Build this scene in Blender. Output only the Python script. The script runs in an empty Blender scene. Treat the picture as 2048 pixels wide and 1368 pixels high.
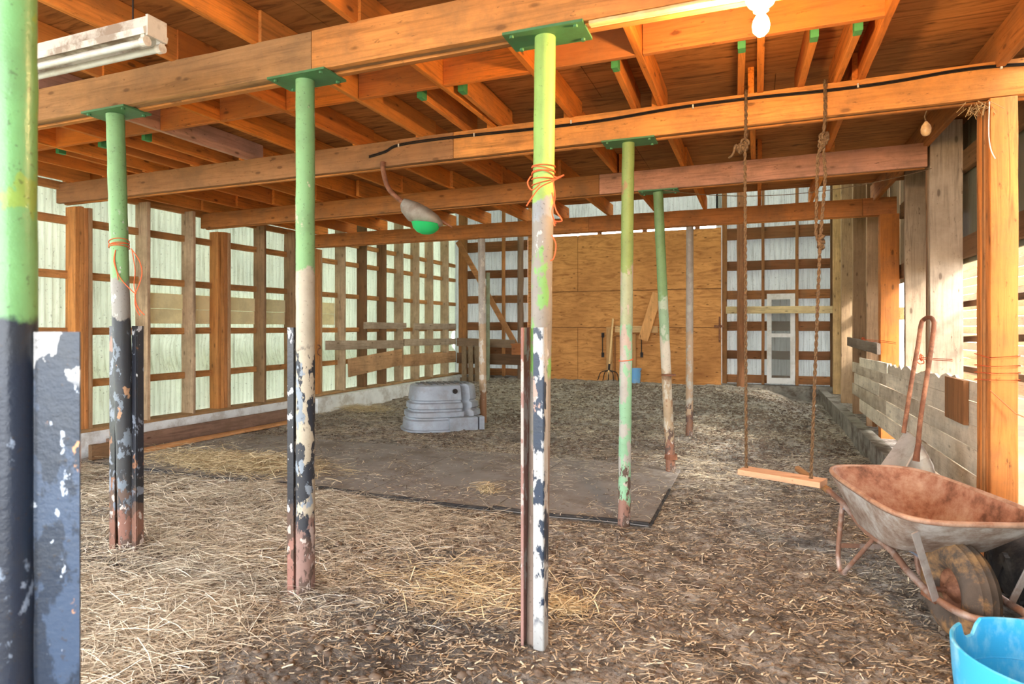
import bpy, math, random
import numpy as np
from math import sin, cos, pi, radians, atan2, sqrt
from mathutils import Vector, Matrix

# ------------------------------------------------------------------ camera, sky, sun, exposure
SC = bpy.context.scene
COL = SC.collection
H = 1.45            # eye height
TH = radians(21.4)  # camera turned left of the barn's long axis
FP = 1250.0         # focal length in px of a 2048 px wide frame
HZ = 655.0          # horizon row
CT, ST = cos(TH), sin(TH)

cam_d = bpy.data.cameras.new('camera')
cam = bpy.data.objects.new('camera', cam_d); COL.objects.link(cam)
cam.location = (0, 0, H); cam.rotation_euler = (pi/2, 0, TH)
cam_d.sensor_width = 36.0; cam_d.lens = 36.0*FP/2048.0
cam_d.shift_y = -(684.0-HZ)/2048.0
cam_d.clip_start = 0.05; cam_d.clip_end = 200
cam_d.dof.use_dof = True; cam_d.dof.focus_distance = 5.0; cam_d.dof.aperture_fstop = 3.4
SC.camera = cam

w = bpy.data.worlds.new('sky'); SC.world = w; w.use_nodes = True
bgn = w.node_tree.nodes['Background']
bgn.inputs[0].default_value = (0.92, 0.96, 1.0, 1); bgn.inputs[1].default_value = 4.0

def add_light(name, kind, loc, energy, color, **kw):
    d = bpy.data.lights.new(name, kind); d.energy = energy; d.color = color
    for k, v in kw.items(): setattr(d, k, v)
    o = bpy.data.objects.new(name, d); COL.objects.link(o); o.location = loc
    return o
sun = add_light('sun', 'SUN', (8, 0, 9), 2.8, (1.0, 0.93, 0.82), angle=radians(10))
sun.rotation_euler = Vector((-0.74, 0.40, -0.56)).to_track_quat('-Z', 'Y').to_euler()

SC.view_settings.view_transform = 'Standard'; SC.view_settings.look = 'None'
SC.view_settings.gamma = 1.0; SC.view_settings.use_curve_mapping = False
SC.view_settings.exposure = 1.38
try:
    SC.cycles.max_bounces = 10; SC.cycles.diffuse_bounces = 6; SC.cycles.transparent_max_bounces = 8
    SC.cycles.use_denoising = True
except Exception: pass

random.seed(7); rng = np.random.default_rng(7)

# ------------------------------------------------------------------ measuring helpers
def ray(x, y):
    a = (x-1024.0)/FP
    return Vector((-ST+a*CT, CT+a*ST, (HZ-y)/FP))
def at_z(x, y, z):
    r = ray(x, y); t = (z-H)/r.z; return Vector((r.x*t, r.y*t, z))
def at_Y(x, y, Y):
    r = ray(x, y); t = Y/r.y; return Vector((r.x*t, Y, H+r.z*t))
def at_X(x, y, X):
    r = ray(x, y); t = X/r.x; return Vector((X, r.y*t, H+r.z*t))
def at_D(x, y, D):
    r = ray(x, y); return Vector((r.x*D, r.y*D, H+r.z*D))

def s2l(c): return tuple((v/255/12.92 if v/255 <= .04045 else ((v/255+.055)/1.055)**2.4) for v in c)

# ------------------------------------------------------------------ mesh builder
class MB:
    def __init__(s): s.v = []; s.f = []
    def add(s, vs, fs):
        n = len(s.v); s.v += [tuple(p) for p in vs]; s.f += [tuple(i+n for i in f) for f in fs]; return s
    def box(s, x0, x1, y0, y1, z0, z1, M=None):
        vs = [Vector((x, y, z)) for z in (z0, z1) for y in (y0, y1) for x in (x0, x1)]
        if M is not None: vs = [M @ p for p in vs]
        return s.add(vs, [(0,2,3,1),(4,5,7,6),(0,1,5,4),(2,6,7,3),(0,4,6,2),(1,3,7,5)])
    def bar(s, p0, p1, wd, ht, up=(0,0,1), seg=1, wob=0.0, roll=0):
        """rectangular member from p0 to p1, wd across, ht along up; seg/wob give sawn irregularity"""
        p0, p1 = Vector(p0), Vector(p1); d = (p1-p0).normalized(); up = Vector(up)
        sd = d.cross(up).normalized(); up = sd.cross(d).normalized()
        if roll:
            R = Matrix.Rotation(roll, 3, d); sd = R @ sd; up = R @ up
        c = min(wd, ht)*0.07
        prof = [(-wd/2+c,-ht/2),(wd/2-c,-ht/2),(wd/2,-ht/2+c),(wd/2,ht/2-c),(wd/2-c,ht/2),(-wd/2+c,ht/2),(-wd/2,ht/2-c),(-wd/2,-ht/2+c)]
        n = len(prof); vs = []
        for i in range(seg+1):
            t = i/seg; q = p0.lerp(p1, t)
            ox, oz = random.uniform(-wob, wob), random.uniform(-wob, wob)
            for (a, b) in prof:
                vs.append(q+sd*(a+ox+random.uniform(-wob, wob)*.4)+up*(b+oz+random.uniform(-wob, wob)*.4))
        fs = [(i*n+k, i*n+(k+1)%n, (i+1)*n+(k+1)%n, (i+1)*n+k) for i in range(seg) for k in range(n)]
        fs += [tuple(range(n))[::-1], tuple(seg*n+k for k in range(n))]
        return s.add(vs, fs)
    def tube(s, pts, r, seg=12, cap=True, closed=False):
        pts = [Vector(p) for p in pts]; n = len(pts)
        rs = list(r) if hasattr(r, '__len__') else [r]*n
        vs = []; prev = None
        for i, p in enumerate(pts):
            if closed: t = pts[(i+1) % n]-pts[i-1]
            else: t = pts[min(i+1, n-1)]-pts[max(i-1, 0)]
            t = t.normalized() if t.length > 1e-9 else Vector((0,0,1))
            if prev is None:
                a = Vector((0,0,1)) if abs(t.z) < .9 else Vector((1,0,0)); u = t.cross(a).normalized()
            else:
                u = prev-t*prev.dot(t); u = u.normalized() if u.length > 1e-6 else t.orthogonal().normalized()
            prev = u; v = t.cross(u)
            for k in range(seg):
                an = 2*pi*k/seg; vs.append(p+(u*cos(an)+v*sin(an))*rs[i])
        m = n if closed else n-1
        fs = [(i*seg+k, i*seg+(k+1)%seg, ((i+1)%n)*seg+(k+1)%seg, ((i+1)%n)*seg+k) for i in range(m) for k in range(seg)]
        if cap and not closed: fs += [tuple(range(seg))[::-1], tuple((n-1)*seg+k for k in range(seg))]
        return s.add(vs, fs)
    def rings(s, rings, capa=True, capb=True):
        n = len(rings[0]); vs = [p for r in rings for p in r]
        fs = [(i*n+k, i*n+(k+1)%n, (i+1)*n+(k+1)%n, (i+1)*n+k) for i in range(len(rings)-1) for k in range(n)]
        if capa: fs.append(tuple(range(n))[::-1])
        if capb: fs.append(tuple((len(rings)-1)*n+k for k in range(n)))
        return s.add(vs, fs)
    def lathe(s, prof, M=None, seg=24, capa=True, capb=True):
        M = M or Matrix.Identity(4)
        R = [[M @ Vector((r*cos(2*pi*k/seg), r*sin(2*pi*k/seg), z)) for k in range(seg)] for (r, z) in prof]
        return s.rings(R, capa, capb)
    def poly(s, pts, th, nrm):
        """flat outline given real thickness"""
        n = len(pts); nv = Vector(nrm).normalized()*th
        a = [Vector(p) for p in pts]; b = [p+nv for p in a]
        return s.add(a+b, [tuple(range(n))[::-1], tuple(range(n, 2*n))]+[(k, (k+1)%n, n+(k+1)%n, n+k) for k in range(n)])
    def build(s, name, mat, parent=None, loc=None, smooth=None):
        me = bpy.data.meshes.new(name)
        o0 = Vector(loc) if loc is not None else Vector((0,0,0))
        base = o0 if parent is None else Vector(parent.get('_o', (0,0,0)))
        me.from_pydata([tuple(Vector(p)-base) for p in s.v], [], s.f)
        me.validate()
        import bmesh
        bm = bmesh.new(); bm.from_mesh(me); bmesh.ops.recalc_face_normals(bm, faces=bm.faces); bm.to_mesh(me); bm.free()
        if smooth is not None:
            for p in me.polygons: p.use_smooth = True
            me.set_sharp_from_angle(angle=radians(smooth))
        me.materials.append(mat)
        o = bpy.data.objects.new(name, me); COL.objects.link(o)
        if parent is None: o.location = o0
        else: o.parent = parent; o['_o'] = tuple(base)
        return o

def tag(o, label, cat, group=None, kind=None):
    if label: o['label'] = label
    if cat: o['category'] = cat
    if group: o['group'] = group
    if kind: o['kind'] = kind
    return o
def empty(name, loc, label, cat, group=None, rot=None, world=True):
    o = bpy.data.objects.new(name, None); COL.objects.link(o); o.location = loc
    o.empty_display_size = .05
    if rot is not None: o.rotation_euler = rot
    o['_o'] = tuple(loc) if world else (0.0, 0.0, 0.0)
    return tag(o, label, cat, group)
def struct(o): o['kind'] = 'structure'; return o

ORD = ['', 'first','second','third','fourth','fifth','sixth','seventh','eighth','ninth','tenth','eleventh','twelfth','thirteenth','fourteenth','fifteenth','sixteenth']

# ------------------------------------------------------------------ materials
class NT:
    def __init__(s, name):
        s.m = bpy.data.materials.new(name); s.m.use_nodes = True
        s.t = s.m.node_tree; s.t.nodes.clear()
        s.out = s.n('ShaderNodeOutputMaterial'); s.b = s.n('ShaderNodeBsdfPrincipled')
        s.l(s.b.outputs[0], s.out.inputs[0])
    def n(s, k, **kw):
        nd = s.t.nodes.new(k)
        for a, v in kw.items(): setattr(nd, a, v)
        return nd
    def l(s, a, b): s.t.links.new(a, b)
    def coords(s, rand=True):
        tc = s.n('ShaderNodeTexCoord')
        if not rand: return tc.outputs['Object']
        oi = s.n('ShaderNodeObjectInfo'); cb = s.n('ShaderNodeCombineXYZ')
        for i, k in enumerate((37.1, 53.7, 71.3)):
            m = s.math('MULTIPLY', oi.outputs['Random'], k); s.l(m, cb.inputs[i])
        ad = s.n('ShaderNodeVectorMath', operation='ADD'); s.l(tc.outputs['Object'], ad.inputs[0]); s.l(cb.outputs[0], ad.inputs[1])
        return ad.outputs[0]
    def scale(s, v, sc):
        m = s.n('ShaderNodeVectorMath', operation='MULTIPLY'); s.l(v, m.inputs[0]); m.inputs[1].default_value = sc; return m.outputs[0]
    def math(s, op, a, b=None, clamp=False):
        m = s.n('ShaderNodeMath', operation=op, use_clamp=clamp)
        for i, q in enumerate((a, b)):
            if q is None: continue
            if isinstance(q, (int, float)): m.inputs[i].default_value = q
            else: s.l(q, m.inputs[i])
        return m.outputs[0]
    def noise(s, v, sc, det=5, rough=.6, dist=0):
        n = s.n('ShaderNodeTexNoise'); s.l(v, n.inputs['Vector']); n.inputs['Scale'].default_value = sc
        n.inputs['Detail'].default_value = det; n.inputs['Roughness'].default_value = rough; n.inputs['Distortion'].default_value = dist
        return n.outputs['Fac']
    def ramp(s, f, stops):
        r = s.n('ShaderNodeValToRGB'); s.l(f, r.inputs[0]); e = r.color_ramp.elements
        while len(e) < len(stops): e.new(.5)
        for i, (p, c) in enumerate(stops):
            e[i].position = p; e[i].color = (*c, 1) if len(c) == 3 else c
        return r.outputs[0]
    def step(s, f, lo, hi):
        m = s.n('ShaderNodeMapRange'); m.clamp = True; s.l(f, m.inputs[0])
        m.inputs[1].default_value = lo; m.inputs[2].default_value = hi; return m.outputs[0]
    def mix(s, f, a, b, mode='MIX'):
        m = s.n('ShaderNodeMix', data_type='RGBA', blend_type=mode)
        for q, i in ((f, 0), (a, 6), (b, 7)):
            if isinstance(q, (int, float)): m.inputs[i].default_value = q
            elif isinstance(q, tuple): m.inputs[i].default_value = (*q, 1)
            else: s.l(q, m.inputs[i])
        return m.outputs[2]
    def color(s, c): s.l(c, s.b.inputs['Base Color']) if not isinstance(c, tuple) else setattr(s.b.inputs['Base Color'], 'default_value', (*c, 1))
    def rough(s, r, spec=.3, metal=0):
        if isinstance(r, (int, float)): s.b.inputs['Roughness'].default_value = r
        else: s.l(r, s.b.inputs['Roughness'])
        s.b.inputs['Specular IOR Level'].default_value = spec; s.b.inputs['Metallic'].default_value = metal
    def bump(s, h, st=.3, d=.01):
        b = s.n('ShaderNodeBump'); b.inputs['Strength'].default_value = st; b.inputs['Distance'].default_value = d
        s.l(h, b.inputs['Height']); s.l(b.outputs[0], s.b.inputs['Normal'])

_cache = {}
def wood(base, axis='x', grime=.35, knots=.6, contrast=.5, dark=(52,34,20), bright=None):
    key = ('w', base, axis, grime, knots, contrast, dark)
    if key in _cache: return _cache[key]
    N = NT('wood_%d_%d_%d_%s' % (*base, axis)); v = N.coords()
    ai = 'xyz'.index(axis)
    def sc(lo, hi): t = [hi]*3; t[ai] = lo; return tuple(t)
    b = s2l(base); dk = tuple(q*(1-contrast) for q in b); lt = tuple(min(1, q*(1+contrast*.45)) for q in b)
    g = N.noise(N.scale(v, sc(.9, 16)), 2.2, 7, .62, .9)
    c = N.ramp(g, [(.3, dk), (.5, b), (.72, lt)])
    tone = N.noise(N.scale(v, sc(.5, 1.2)), 1.6, 3)
    c = N.mix(N.step(tone, .35, .75), c, tuple(q*.72 for q in b), 'MIX')
    if knots > 0:
        vo = N.n('ShaderNodeTexVoronoi'); N.l(N.scale(v, sc(2.2, 5.5)), vo.inputs['Vector']); vo.inputs['Scale'].default_value = 1.6
        wob = N.math('ADD', vo.outputs['Distance'], N.math('MULTIPLY', N.noise(v, 30, 3), .05))
        k = N.math('SUBTRACT', 1.0, N.step(wob, .10, .16)); c = N.mix(N.math('MULTIPLY', k, knots), c, s2l(dark))
        ring = N.math('MULTIPLY', N.math('SUBTRACT', 1.0, N.step(wob, .13, .3)), .35*knots); c = N.mix(ring, c, tuple(q*.55 for q in b))
    sp = N.noise(N.scale(v, sc(9, 26)), 1.5, 4, .7); c = N.mix(N.math('MULTIPLY', N.step(sp, .62, .72), .65), c, s2l(dark))
    gr = N.noise(v, 3.3, 8, .7); c = N.mix(N.math('MULTIPLY', N.step(gr, .42, .68), grime), c, s2l((104,84,62)))
    N.color(c); N.rough(.82, .2); N.bump(N.math('ADD', g, N.math('MULTIPLY', sp, .6)), .35, .006)
    _cache[key] = N.m; return N.m

def plywood(name, base, dark, grime=.4):
    N = NT(name); v = N.coords(False)
    g = N.noise(N.scale(v, (1.0, 9, 9)) if name != 'plywood_door' else N.scale(v, (1.2, 1, 6)), 1.4, 7, .6, 2.2)
    b = s2l(base); c = N.ramp(g, [(.28, s2l(dark)), (.5, b), (.75, tuple(min(1, q*1.3) for q in b))])
    big = N.noise(v, .9, 5, .6); c = N.mix(N.math('MULTIPLY', N.step(big, .4, .7), .55), c, s2l(dark))
    vo = N.n('ShaderNodeTexVoronoi'); N.l(N.scale(v, (3, 7, 7)), vo.inputs['Vector']); vo.inputs['Scale'].default_value = 1.1
    k = N.math('SUBTRACT', 1.0, N.step(vo.outputs['Distance'], .05, .13)); c = N.mix(N.math('MULTIPLY', k, .7), c, s2l((60,34,16)))
    sp = N.noise(N.scale(v, (7, 22, 22)), 1.6, 5, .7); c = N.mix(N.math('MULTIPLY', N.step(sp, .6, .7), grime), c, s2l((66,42,24)))
    N.color(c); N.rough(.8, .2); N.bump(g, .2, .004); return N.m

def siding(name, base, dirt, trans=0.0, rib_axis='y', dirtamt=.5):
    N = NT(name); v = N.coords(False); b = s2l(base)
    c = N.mix(N.step(N.noise(v, 1.3, 5), .35, .7), b, tuple(q*.8 for q in b))
    st = N.noise(N.scale(v, (14, 14, .9)), 2.0, 6, .7); c = N.mix(N.math('MULTIPLY', N.step(st, .5, .72), dirtamt), c, s2l(dirt))
    sp = N.noise(v, 26, 4, .75); c = N.mix(N.math('MULTIPLY', N.step(sp, .6, .68), dirtamt), c, s2l((70,62,44)))
    N.color(c); N.rough(.45, .4)
    if trans:
        tr = N.n('ShaderNodeBsdfTranslucent'); N.l(c, tr.inputs[0]); mx = N.n('ShaderNodeMixShader'); mx.inputs[0].default_value = trans
        N.l(N.b.outputs[0], mx.inputs[1]); N.l(tr.outputs[0], mx.inputs[2]); N.l(mx.outputs[0], N.out.inputs[0])
    return N.m

def paint(name, base, layers, chips=(), amp=.16, rough=.55):
    """peeling coats: layers=[(height, colour)] going up; chips=[(z0,z1,threshold,colour,scale)]"""
    N = NT(name); v = N.coords(False); sx = N.n('ShaderNodeSeparateXYZ'); N.l(v, sx.inputs[0]); z = sx.outputs[2]
    nz = N.noise(N.scale(v, (1, 1, .7)), 11, 6, .65)
    zz = N.math('ADD', z, N.math('MULTIPLY', N.math('SUBTRACT', nz, .5), amp*4))
    c = s2l(base)
    for (zt, col) in layers: c = N.mix(N.step(zz, zt-.008, zt+.008), c, s2l(col))
    for (z0, z1, th, col, scl) in chips:
        m = N.step(N.noise(N.scale(v, (1, 1, .55)), scl, 6, .6), th, th+.02)
        m = N.math('MULTIPLY', m, N.math('MULTIPLY', N.step(zz, z0, z0+.05), N.math('SUBTRACT', 1.0, N.step(zz, z1-.05, z1))))
        c = N.mix(m, c, s2l(col))
    var = N.noise(v, 6, 5, .6); c = N.mix(N.math('MULTIPLY', N.step(var, .45, .75), .3), c, s2l((70,66,50)))
    sp = N.noise(v, 60, 3, .7); c = N.mix(N.math('MULTIPLY', N.step(sp, .62, .68), .5), c, s2l((60,48,36)))
    N.color(c); N.rough(rough, .45); N.bump(N.math('ADD', nz, sp), .35, .004); return N.m

def simple(name, base, var=.25, scale=8, dirt=None, da=.4, rough=.6, spec=.3, metal=0, bump=.2, emis=None):
    N = NT(name); v = N.coords(False); b = s2l(base)
    c = N.mix(N.step(N.noise(v, scale, 6), .35, .7), b, tuple(q*(1-var) for q in b))
    if dirt: c = N.mix(N.math('MULTIPLY', N.step(N.noise(v, scale*.6, 7, .7), .48, .6), da), c, s2l(dirt))
    N.color(c); N.rough(rough, spec, metal)
    if bump: N.bump(N.noise(v, scale*5, 5, .7), bump, .004)
    if emis: N.b.inputs['Emission Color'].default_value = (*s2l(emis[0]), 1); N.b.inputs['Emission Strength'].default_value = emis[1]
    return N.m

RAFT = (226,136,56)
ORANGE = (208,134,70); ORANGE2 = (222,146,80); GREYW = (150,122,94); DUSTY = (168,126,88); BROWN = (126,84,50); PINK = (196,146,118)
PALE = (208,190,150); WEATH = (136,120,100)
M_conc = simple('concrete', (236,240,240), .15, 5, (150,136,118), .5, .9, .2)
M_concd = simple('dirty_concrete', (136,130,120), .4, 5, (70,56,42), .8, .9, .2)
M_green = simple('green_paint', (78,128,82), .2, 9, (70,90,50), .35, .5, .4)
M_rust = simple('rusty_steel', (128,84,62), .45, 14, (170,120,90), .6, .75, .3, .2, .4)
M_black = simple('black_rubber', (44,42,42), .3, 9, (92,84,76), .5, .8, .3)
M_rope = simple('rope', (122,98,72), .5, 90, (66,48,38), .6, .95, .1)
M_twine = simple('orange_twine', (226,106,62), .2, 30, None, 0, .7, .2)
M_straw = None

# ------------------------------------------------------------------ floor with manure relief
TAB = rng.random((256, 256))
def vnoise(x, y, s, seed=0):
    X = np.asarray(x)*s+seed*17.3+1000; Y = np.asarray(y)*s+seed*9.7+1000
    xi = np.floor(X).astype(int); yi = np.floor(Y).astype(int); fx = X-xi; fy = Y-yi
    fx = fx*fx*(3-2*fx); fy = fy*fy*(3-2*fy)
    g = lambda a, b: TAB[a % 256, b % 256]
    return (g(xi, yi)*(1-fx)+g(xi+1, yi)*fx)*(1-fy)+(g(xi, yi+1)*(1-fx)+g(xi+1, yi+1)*fx)*fy-.5
def sst(t): t = np.clip(t, 0, 1); return t*t*(3-2*t)
def hgt(x, y):
    x = np.asarray(x, float); y = np.asarray(y, float)
    h = .035*vnoise(x, y, 1.1, 1)+.03*vnoise(x, y, 3.1, 2)+.022*vnoise(x, y, 9, 3)+.02*vnoise(x, y, 21, 4)+.014*vnoise(x, y, 43, 6)
    mud = sst((y-6.5)/2)*.7+.6+.8*sst(1-np.hypot((x+1.2)/1.1, (y-2.1)/.9))
    h = h*mud
    mat = sst((x+7.2)/.2)*sst((-.62-x)/.15)*sst((y-4.42)/.12)*sst((6.75-y)/.2)
    h = h*(1-mat)-.012*mat
    h = h+.21*sst((y-9.3)/4.5)*sst((1.0-x)/1.2)*sst((x+7.3)/1.5)
    h = h+.05*sst(1-np.hypot((x+3.9)/1.0, (y-4.25)/.5))*(1-mat)
    h = h-.05*sst((x-.2)/.8)*sst((y-6)/3)
    return h
def hz(x, y): return float(hgt(np.array([x]), np.array([y]))[0])

def grid_mesh(name, xs, ys, zf, mat):
    X, Y = np.meshgrid(xs, ys); Z = zf(X, Y)
    co = np.stack([X, Y, Z], -1).reshape(-1, 3).astype('f4'); nx, ny = len(xs), len(ys)
    i = (np.arange(ny-1)[:, None]*nx+np.arange(nx-1)[None]).reshape(-1)
    q = np.stack([i, i+1, i+nx+1, i+nx], -1).astype('i4')
    return np_mesh(name, co, q, mat, True)
def np_mesh(name, co, q, mat, smooth=False):
    me = bpy.data.meshes.new(name); me.vertices.add(len(co)); me.vertices.foreach_set('co', co.reshape(-1))
    k = q.shape[1]; me.loops.add(q.size); me.loops.foreach_set('vertex_index', q.reshape(-1))
    me.polygons.add(len(q)); me.polygons.foreach_set('loop_start', np.arange(len(q), dtype='i4')*k)
    me.update(calc_edges=True); me.validate()
    if smooth: me.polygons.foreach_set('use_smooth', np.ones(len(q), bool))
    me.materials.append(mat); o = bpy.data.objects.new(name, me); COL.objects.link(o); return o

N = NT('manure_floor'); v = N.coords(False)
n1 = N.noise(v, 1.1, 6, .6); n2 = N.noise(v, 7, 8, .7); n3 = N.noise(v, 38, 5, .75)
c = N.ramp(n2, [(.32, s2l((66,60,56))), (.44, s2l((128,120,112))), (.55, s2l((172,164,154))), (.7, s2l((208,202,194)))])
c = N.mix(N.step(n1, .42, .62), c, s2l((128,104,80)), 'MULTIPLY') if False else c
c = N.mix(N.math('MULTIPLY', N.step(n1, .5, .66), .4), c, s2l((126,108,92)))
vm = N.n('ShaderNodeVectorMath', operation='DISTANCE'); N.l(v, vm.inputs[0]); vm.inputs[1].default_value = (-1.5, 2.35, 0)
wet = N.step(N.math('ADD', N.math('MULTIPLY', n2, -2.2), vm.outputs['Value']), -.35, -.85)
c = N.mix(N.math('MULTIPLY', wet, .75), c, s2l((58,54,54)))
c = N.mix(N.math('MULTIPLY', N.step(n3, .5, .6), .6), c, s2l((58,48,40)))
c = N.mix(N.math('MULTIPLY', N.step(N.noise(v, 2.3, 6, .75), .58, .66), .8), c, s2l((40,33,28)))
c = N.mix(N.math('MULTIPLY', N.step(N.noise(N.scale(v, (40, 130, 40)), 1.5, 4, .6, 1.5), .6, .66), .55), c, s2l((196,172,128)))
N.color(c); N.rough(.9, .25); N.bump(N.math('ADD', n2, n3), 1.0, .03)
M_floor = N.m
floor = struct(grid_mesh('floor', np.arange(-7.2, 1.46, .018), np.concatenate([np.arange(-1.6, 1.2, .1), np.arange(1.2, 5, .015), np.arange(5, 8, .03), np.arange(8, 14.36, .05)]), hgt, M_floor))

M_out = simple('outdoor_ground', (140,126,104), .3, 2, (140,150,96), .6, .95, .1)
g = grid_mesh('ground', np.arange(1.44, 22, .5), np.arange(-4, 30, .5), lambda x, y: .05*vnoise(x, y, .8, 5)-.04, M_out)
struct(g)
o = MB(); o.box(-22, 1.45, -22, -1.58, -.3, -.05); struct(o.build('ground', M_out))
o = MB(); o.box(-22, -7.3, -1.6, 30, -.3, -.05); struct(o.build('ground', simple('outdoor_grass', (120,150,80), .3, 2, (150,140,90), .5, .95, .1)))

# ------------------------------------------------------------------ roof deck
M_ply = plywood('roof_plywood', (176,118,64), (96,60,30))
XL, XR = -7.2, 1.72
m = MB()
ys = [-1.5, -.2, 1.02, 2.24, 3.46, 4.68, 5.9, 7.12, 8.34, 8.62]
for i in range(len(ys)-1):
    x = XL
    off = (i % 2)*1.22
    xs = [XL]+[q for q in np.arange(XL+1.22+off*.0, XR, 2.44) if q < XR]+[XR]
    if i % 2: xs = [XL]+list(np.arange(XL+2.44, XR, 2.44))+[XR]
    for a, b in zip(xs[:-1], xs[1:]):
        m.box(a+.002, b-.002, ys[i]+.002, ys[i+1]-.002, 3.202, 3.218)
m.box(XL, XR, -1.5, 8.62, 3.222, 3.26)
struct(m.build('ceiling', M_ply))

# ------------------------------------------------------------------ beams
BZ0, BH, BW = 2.81, .21, .13
def beam(nm, p0, p1, joints, cols, label, h=BH, z0=BZ0, rnd=False):
    """p0,p1 = centre line (x,y) at the ends; joints = fractions where front planks meet"""
    o = empty('ceiling_beam', (p0[0], p0[1], z0), label, 'beam', 'long beams across the barn')
    P = lambda t, dy, dz: Vector((p0[0]+(p1[0]-p0[0])*t, p0[1]+(p1[1]-p0[1])*t+dy, z0+dz))
    js = [0]+joints+[1]
    for i in range(len(js)-1):
        c = MB(); c.bar(P(js[i]+.0003, -.043, h/2), P(js[i+1]-.0003, -.043, h/2), .042, h, seg=14, wob=.0018)
        c.build('front_plank', wood(cols[i], 'x', .5), o, smooth=40)
    c = MB(); c.bar(P(0.001, 0, h/2+.004), P(.999, 0, h/2+.004), .042, h-.008, seg=10, wob=.0015)
    c.build('middle_plank', wood(DUSTY, 'x', .6), o, smooth=40)
    c = MB(); c.bar(P(0, .043, h/2-.002), P(1, .043, h/2-.002), .042, h, seg=10, wob=.002)
    c.build('rear_plank', wood(ORANGE, 'x', .5), o, smooth=40)
    return o
beam('b1', (-7.15, 2.755), (1.66, 2.755), [(at_Y(625, 100, 2.7).x+7.15)/8.81], [(176,128,82), (216,142,76)], 'nearest cross beam, dusty left half and orange right half, resting on three green columns')
beam('b2', (-7.15, 4.62), (1.60, 4.53), [(at_Y(906, 300, 4.5).x+7.15)/8.75], [(176,124,82), (226,152,82)], 'second cross beam from the camera, carrying the black cable and the swing ropes')
beam('b3', (-7.12, 6.50), (1.34, 6.24), [(at_Y(1200, 370, 6.3).x+7.12)/8.46], [(180,116,62), (206,146,116)], 'third cross beam from the camera, pinkish on its right half', h=.2)
beam('b4', (-7.12, 8.70), (1.56, 8.70), [(at_Y(1178, 440, 8.65).x+7.12)/8.68, (at_Y(1725, 400, 8.65).x+7.12)/8.68], [(196,126,66), (198,124,66), (190,116,64)], 'farthest cross beam, orange, just before the plywood door bay')

# small black cable along beam 2
def curve_pts(P, n=8):
    """Catmull-Rom through points"""
    P = [Vector(p) for p in P]; Q = [P[0]]+P+[P[-1]]; out = []
    for i in range(1, len(Q)-2):
        for k in range(n):
            t = k/n; a, b, c_, d = Q[i-1], Q[i], Q[i+1], Q[i+2]
            out.append(.5*((2*b)+(c_-a)*t+(2*a-5*b+4*c_-d)*t*t+(3*b-a-3*c_+d)*t**3))
    out.append(P[-1]); return out
M_cable = simple('black_cable', (38,32,30), .2, 30, None, 0, .5)
M_white = simple('white_enamel', (226,220,208), .12, 9, (150,124,92), .55, .5, .4)
bf = lambda X: 4.62+(X+7.15)/8.75*(-.09)-.0665
cab = empty('electric_cable', (0, 4.5, 3.0), 'black electric cable stapled along the front of the second beam', 'cable')
for j, off in enumerate((0, .011)):
    pts = []
    for (x, y) in [(738,312),(770,302),(800,288),(905,273),(1060,257),(1200,240),(1348,215),(1500,195),(1650,180),(1780,163),(1900,142),(1990,131),(2100,124)]:
        q = at_Y(x, y+j*3.2, 4.5); q = at_Y(x, y+j*3.2, bf(q.x)-.007); pts.append(q)
    m = MB(); m.tube(curve_pts(pts, 5), .0055, 6); m.build('cable_strand', M_cable, cab, smooth=60)
for (x, y) in [(797,290),(948,269),(1142,243),(1386,212),(1716,170),(2003,132)]:
    q = at_Y(x, y, bf(at_Y(x, y, 4.5).x)-.014); m = MB(); m.box(q.x-.005, q.x+.005, q.y-.004, q.y+.012, q.z-.016, q.z+.01); m.build('staple', M_white, cab)

# ------------------------------------------------------------------ roof joists
RZ0, RZ1 = 3.015, 3.20
spans = [(-1.5, 2.86, 'in front of the nearest beam'), (2.70, 4.72, 'between the nearest and second beams'), (4.50, 6.52, 'between the second and third beams'), (6.25, 8.84, 'between the third and farthest beams')]
rx0 = [.60, 0.0, -.65, -1.30, -1.93, -2.58, -3.2, -3.83, -4.45, -5.07, -5.7, -6.3, -6.9]
for si, (ya, yb, wh) in enumerate(spans):
    for k, x in enumerate(rx0):
        xx = x+(.0, .02, -.03, .015)[si]+(random.uniform(-.02, .02) if si > 1 else 0)
        col = random.choice([(228,136,54), (220,128,50), (230,144,66), (214,124,52)])
        if si == 1 and k == 8: col = (206,160,138)
        m = MB(); m.bar((xx, ya, (RZ0+RZ1)/2), (xx+random.uniform(-.01, .01), yb, (RZ0+RZ1)/2), .04, RZ1-RZ0, seg=8, wob=.0012)
        o = m.build('roof_joist', wood(col, 'y', .3, .8), loc=(xx, ya, RZ0), smooth=40)
        tag(o, 'orange wooden roof joist %s, %s counted from the right wall' % (wh, ORD[k+2]), 'joist', 'roof joists '+wh)
        if si == 1 and k == 8: tag(o, 'pale pinkish roof joist between the nearest and second beams, among orange ones', 'joist')
# edge joist along right wall
m = MB(); m.bar((1.33, -1.5, 3.09), (1.33, 8.84, 3.09), .045, .22, seg=12, wob=.002)
tag(m.build('roof_joist', wood((176,112,60), 'y', .5), loc=(1.33, -1.5, 3.0), smooth=40), 'long brown roof joist running along the top of the right wall', 'joist')
# blocking
bx = [1.33]+rx0
for k in range(1, len(rx0)):
    a, b = rx0[k-1]-.022+.02, rx0[k]+.022+.02
    m = MB(); m.bar((a, 3.62, 3.107), (b, 3.62, 3.107), .04, .182, seg=3, wob=.001)
    tag(m.build('blocking_board', wood(random.choice([(226,126,48), (206,120,56), (190,116,62)]), 'x', .35, .7), loc=(b, 3.62, 3.015), smooth=40),
        'short blocking board fitted between roof joists, %s from the right in its row' % ORD[k], 'blocking board', 'blocking boards between the joists')
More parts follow.
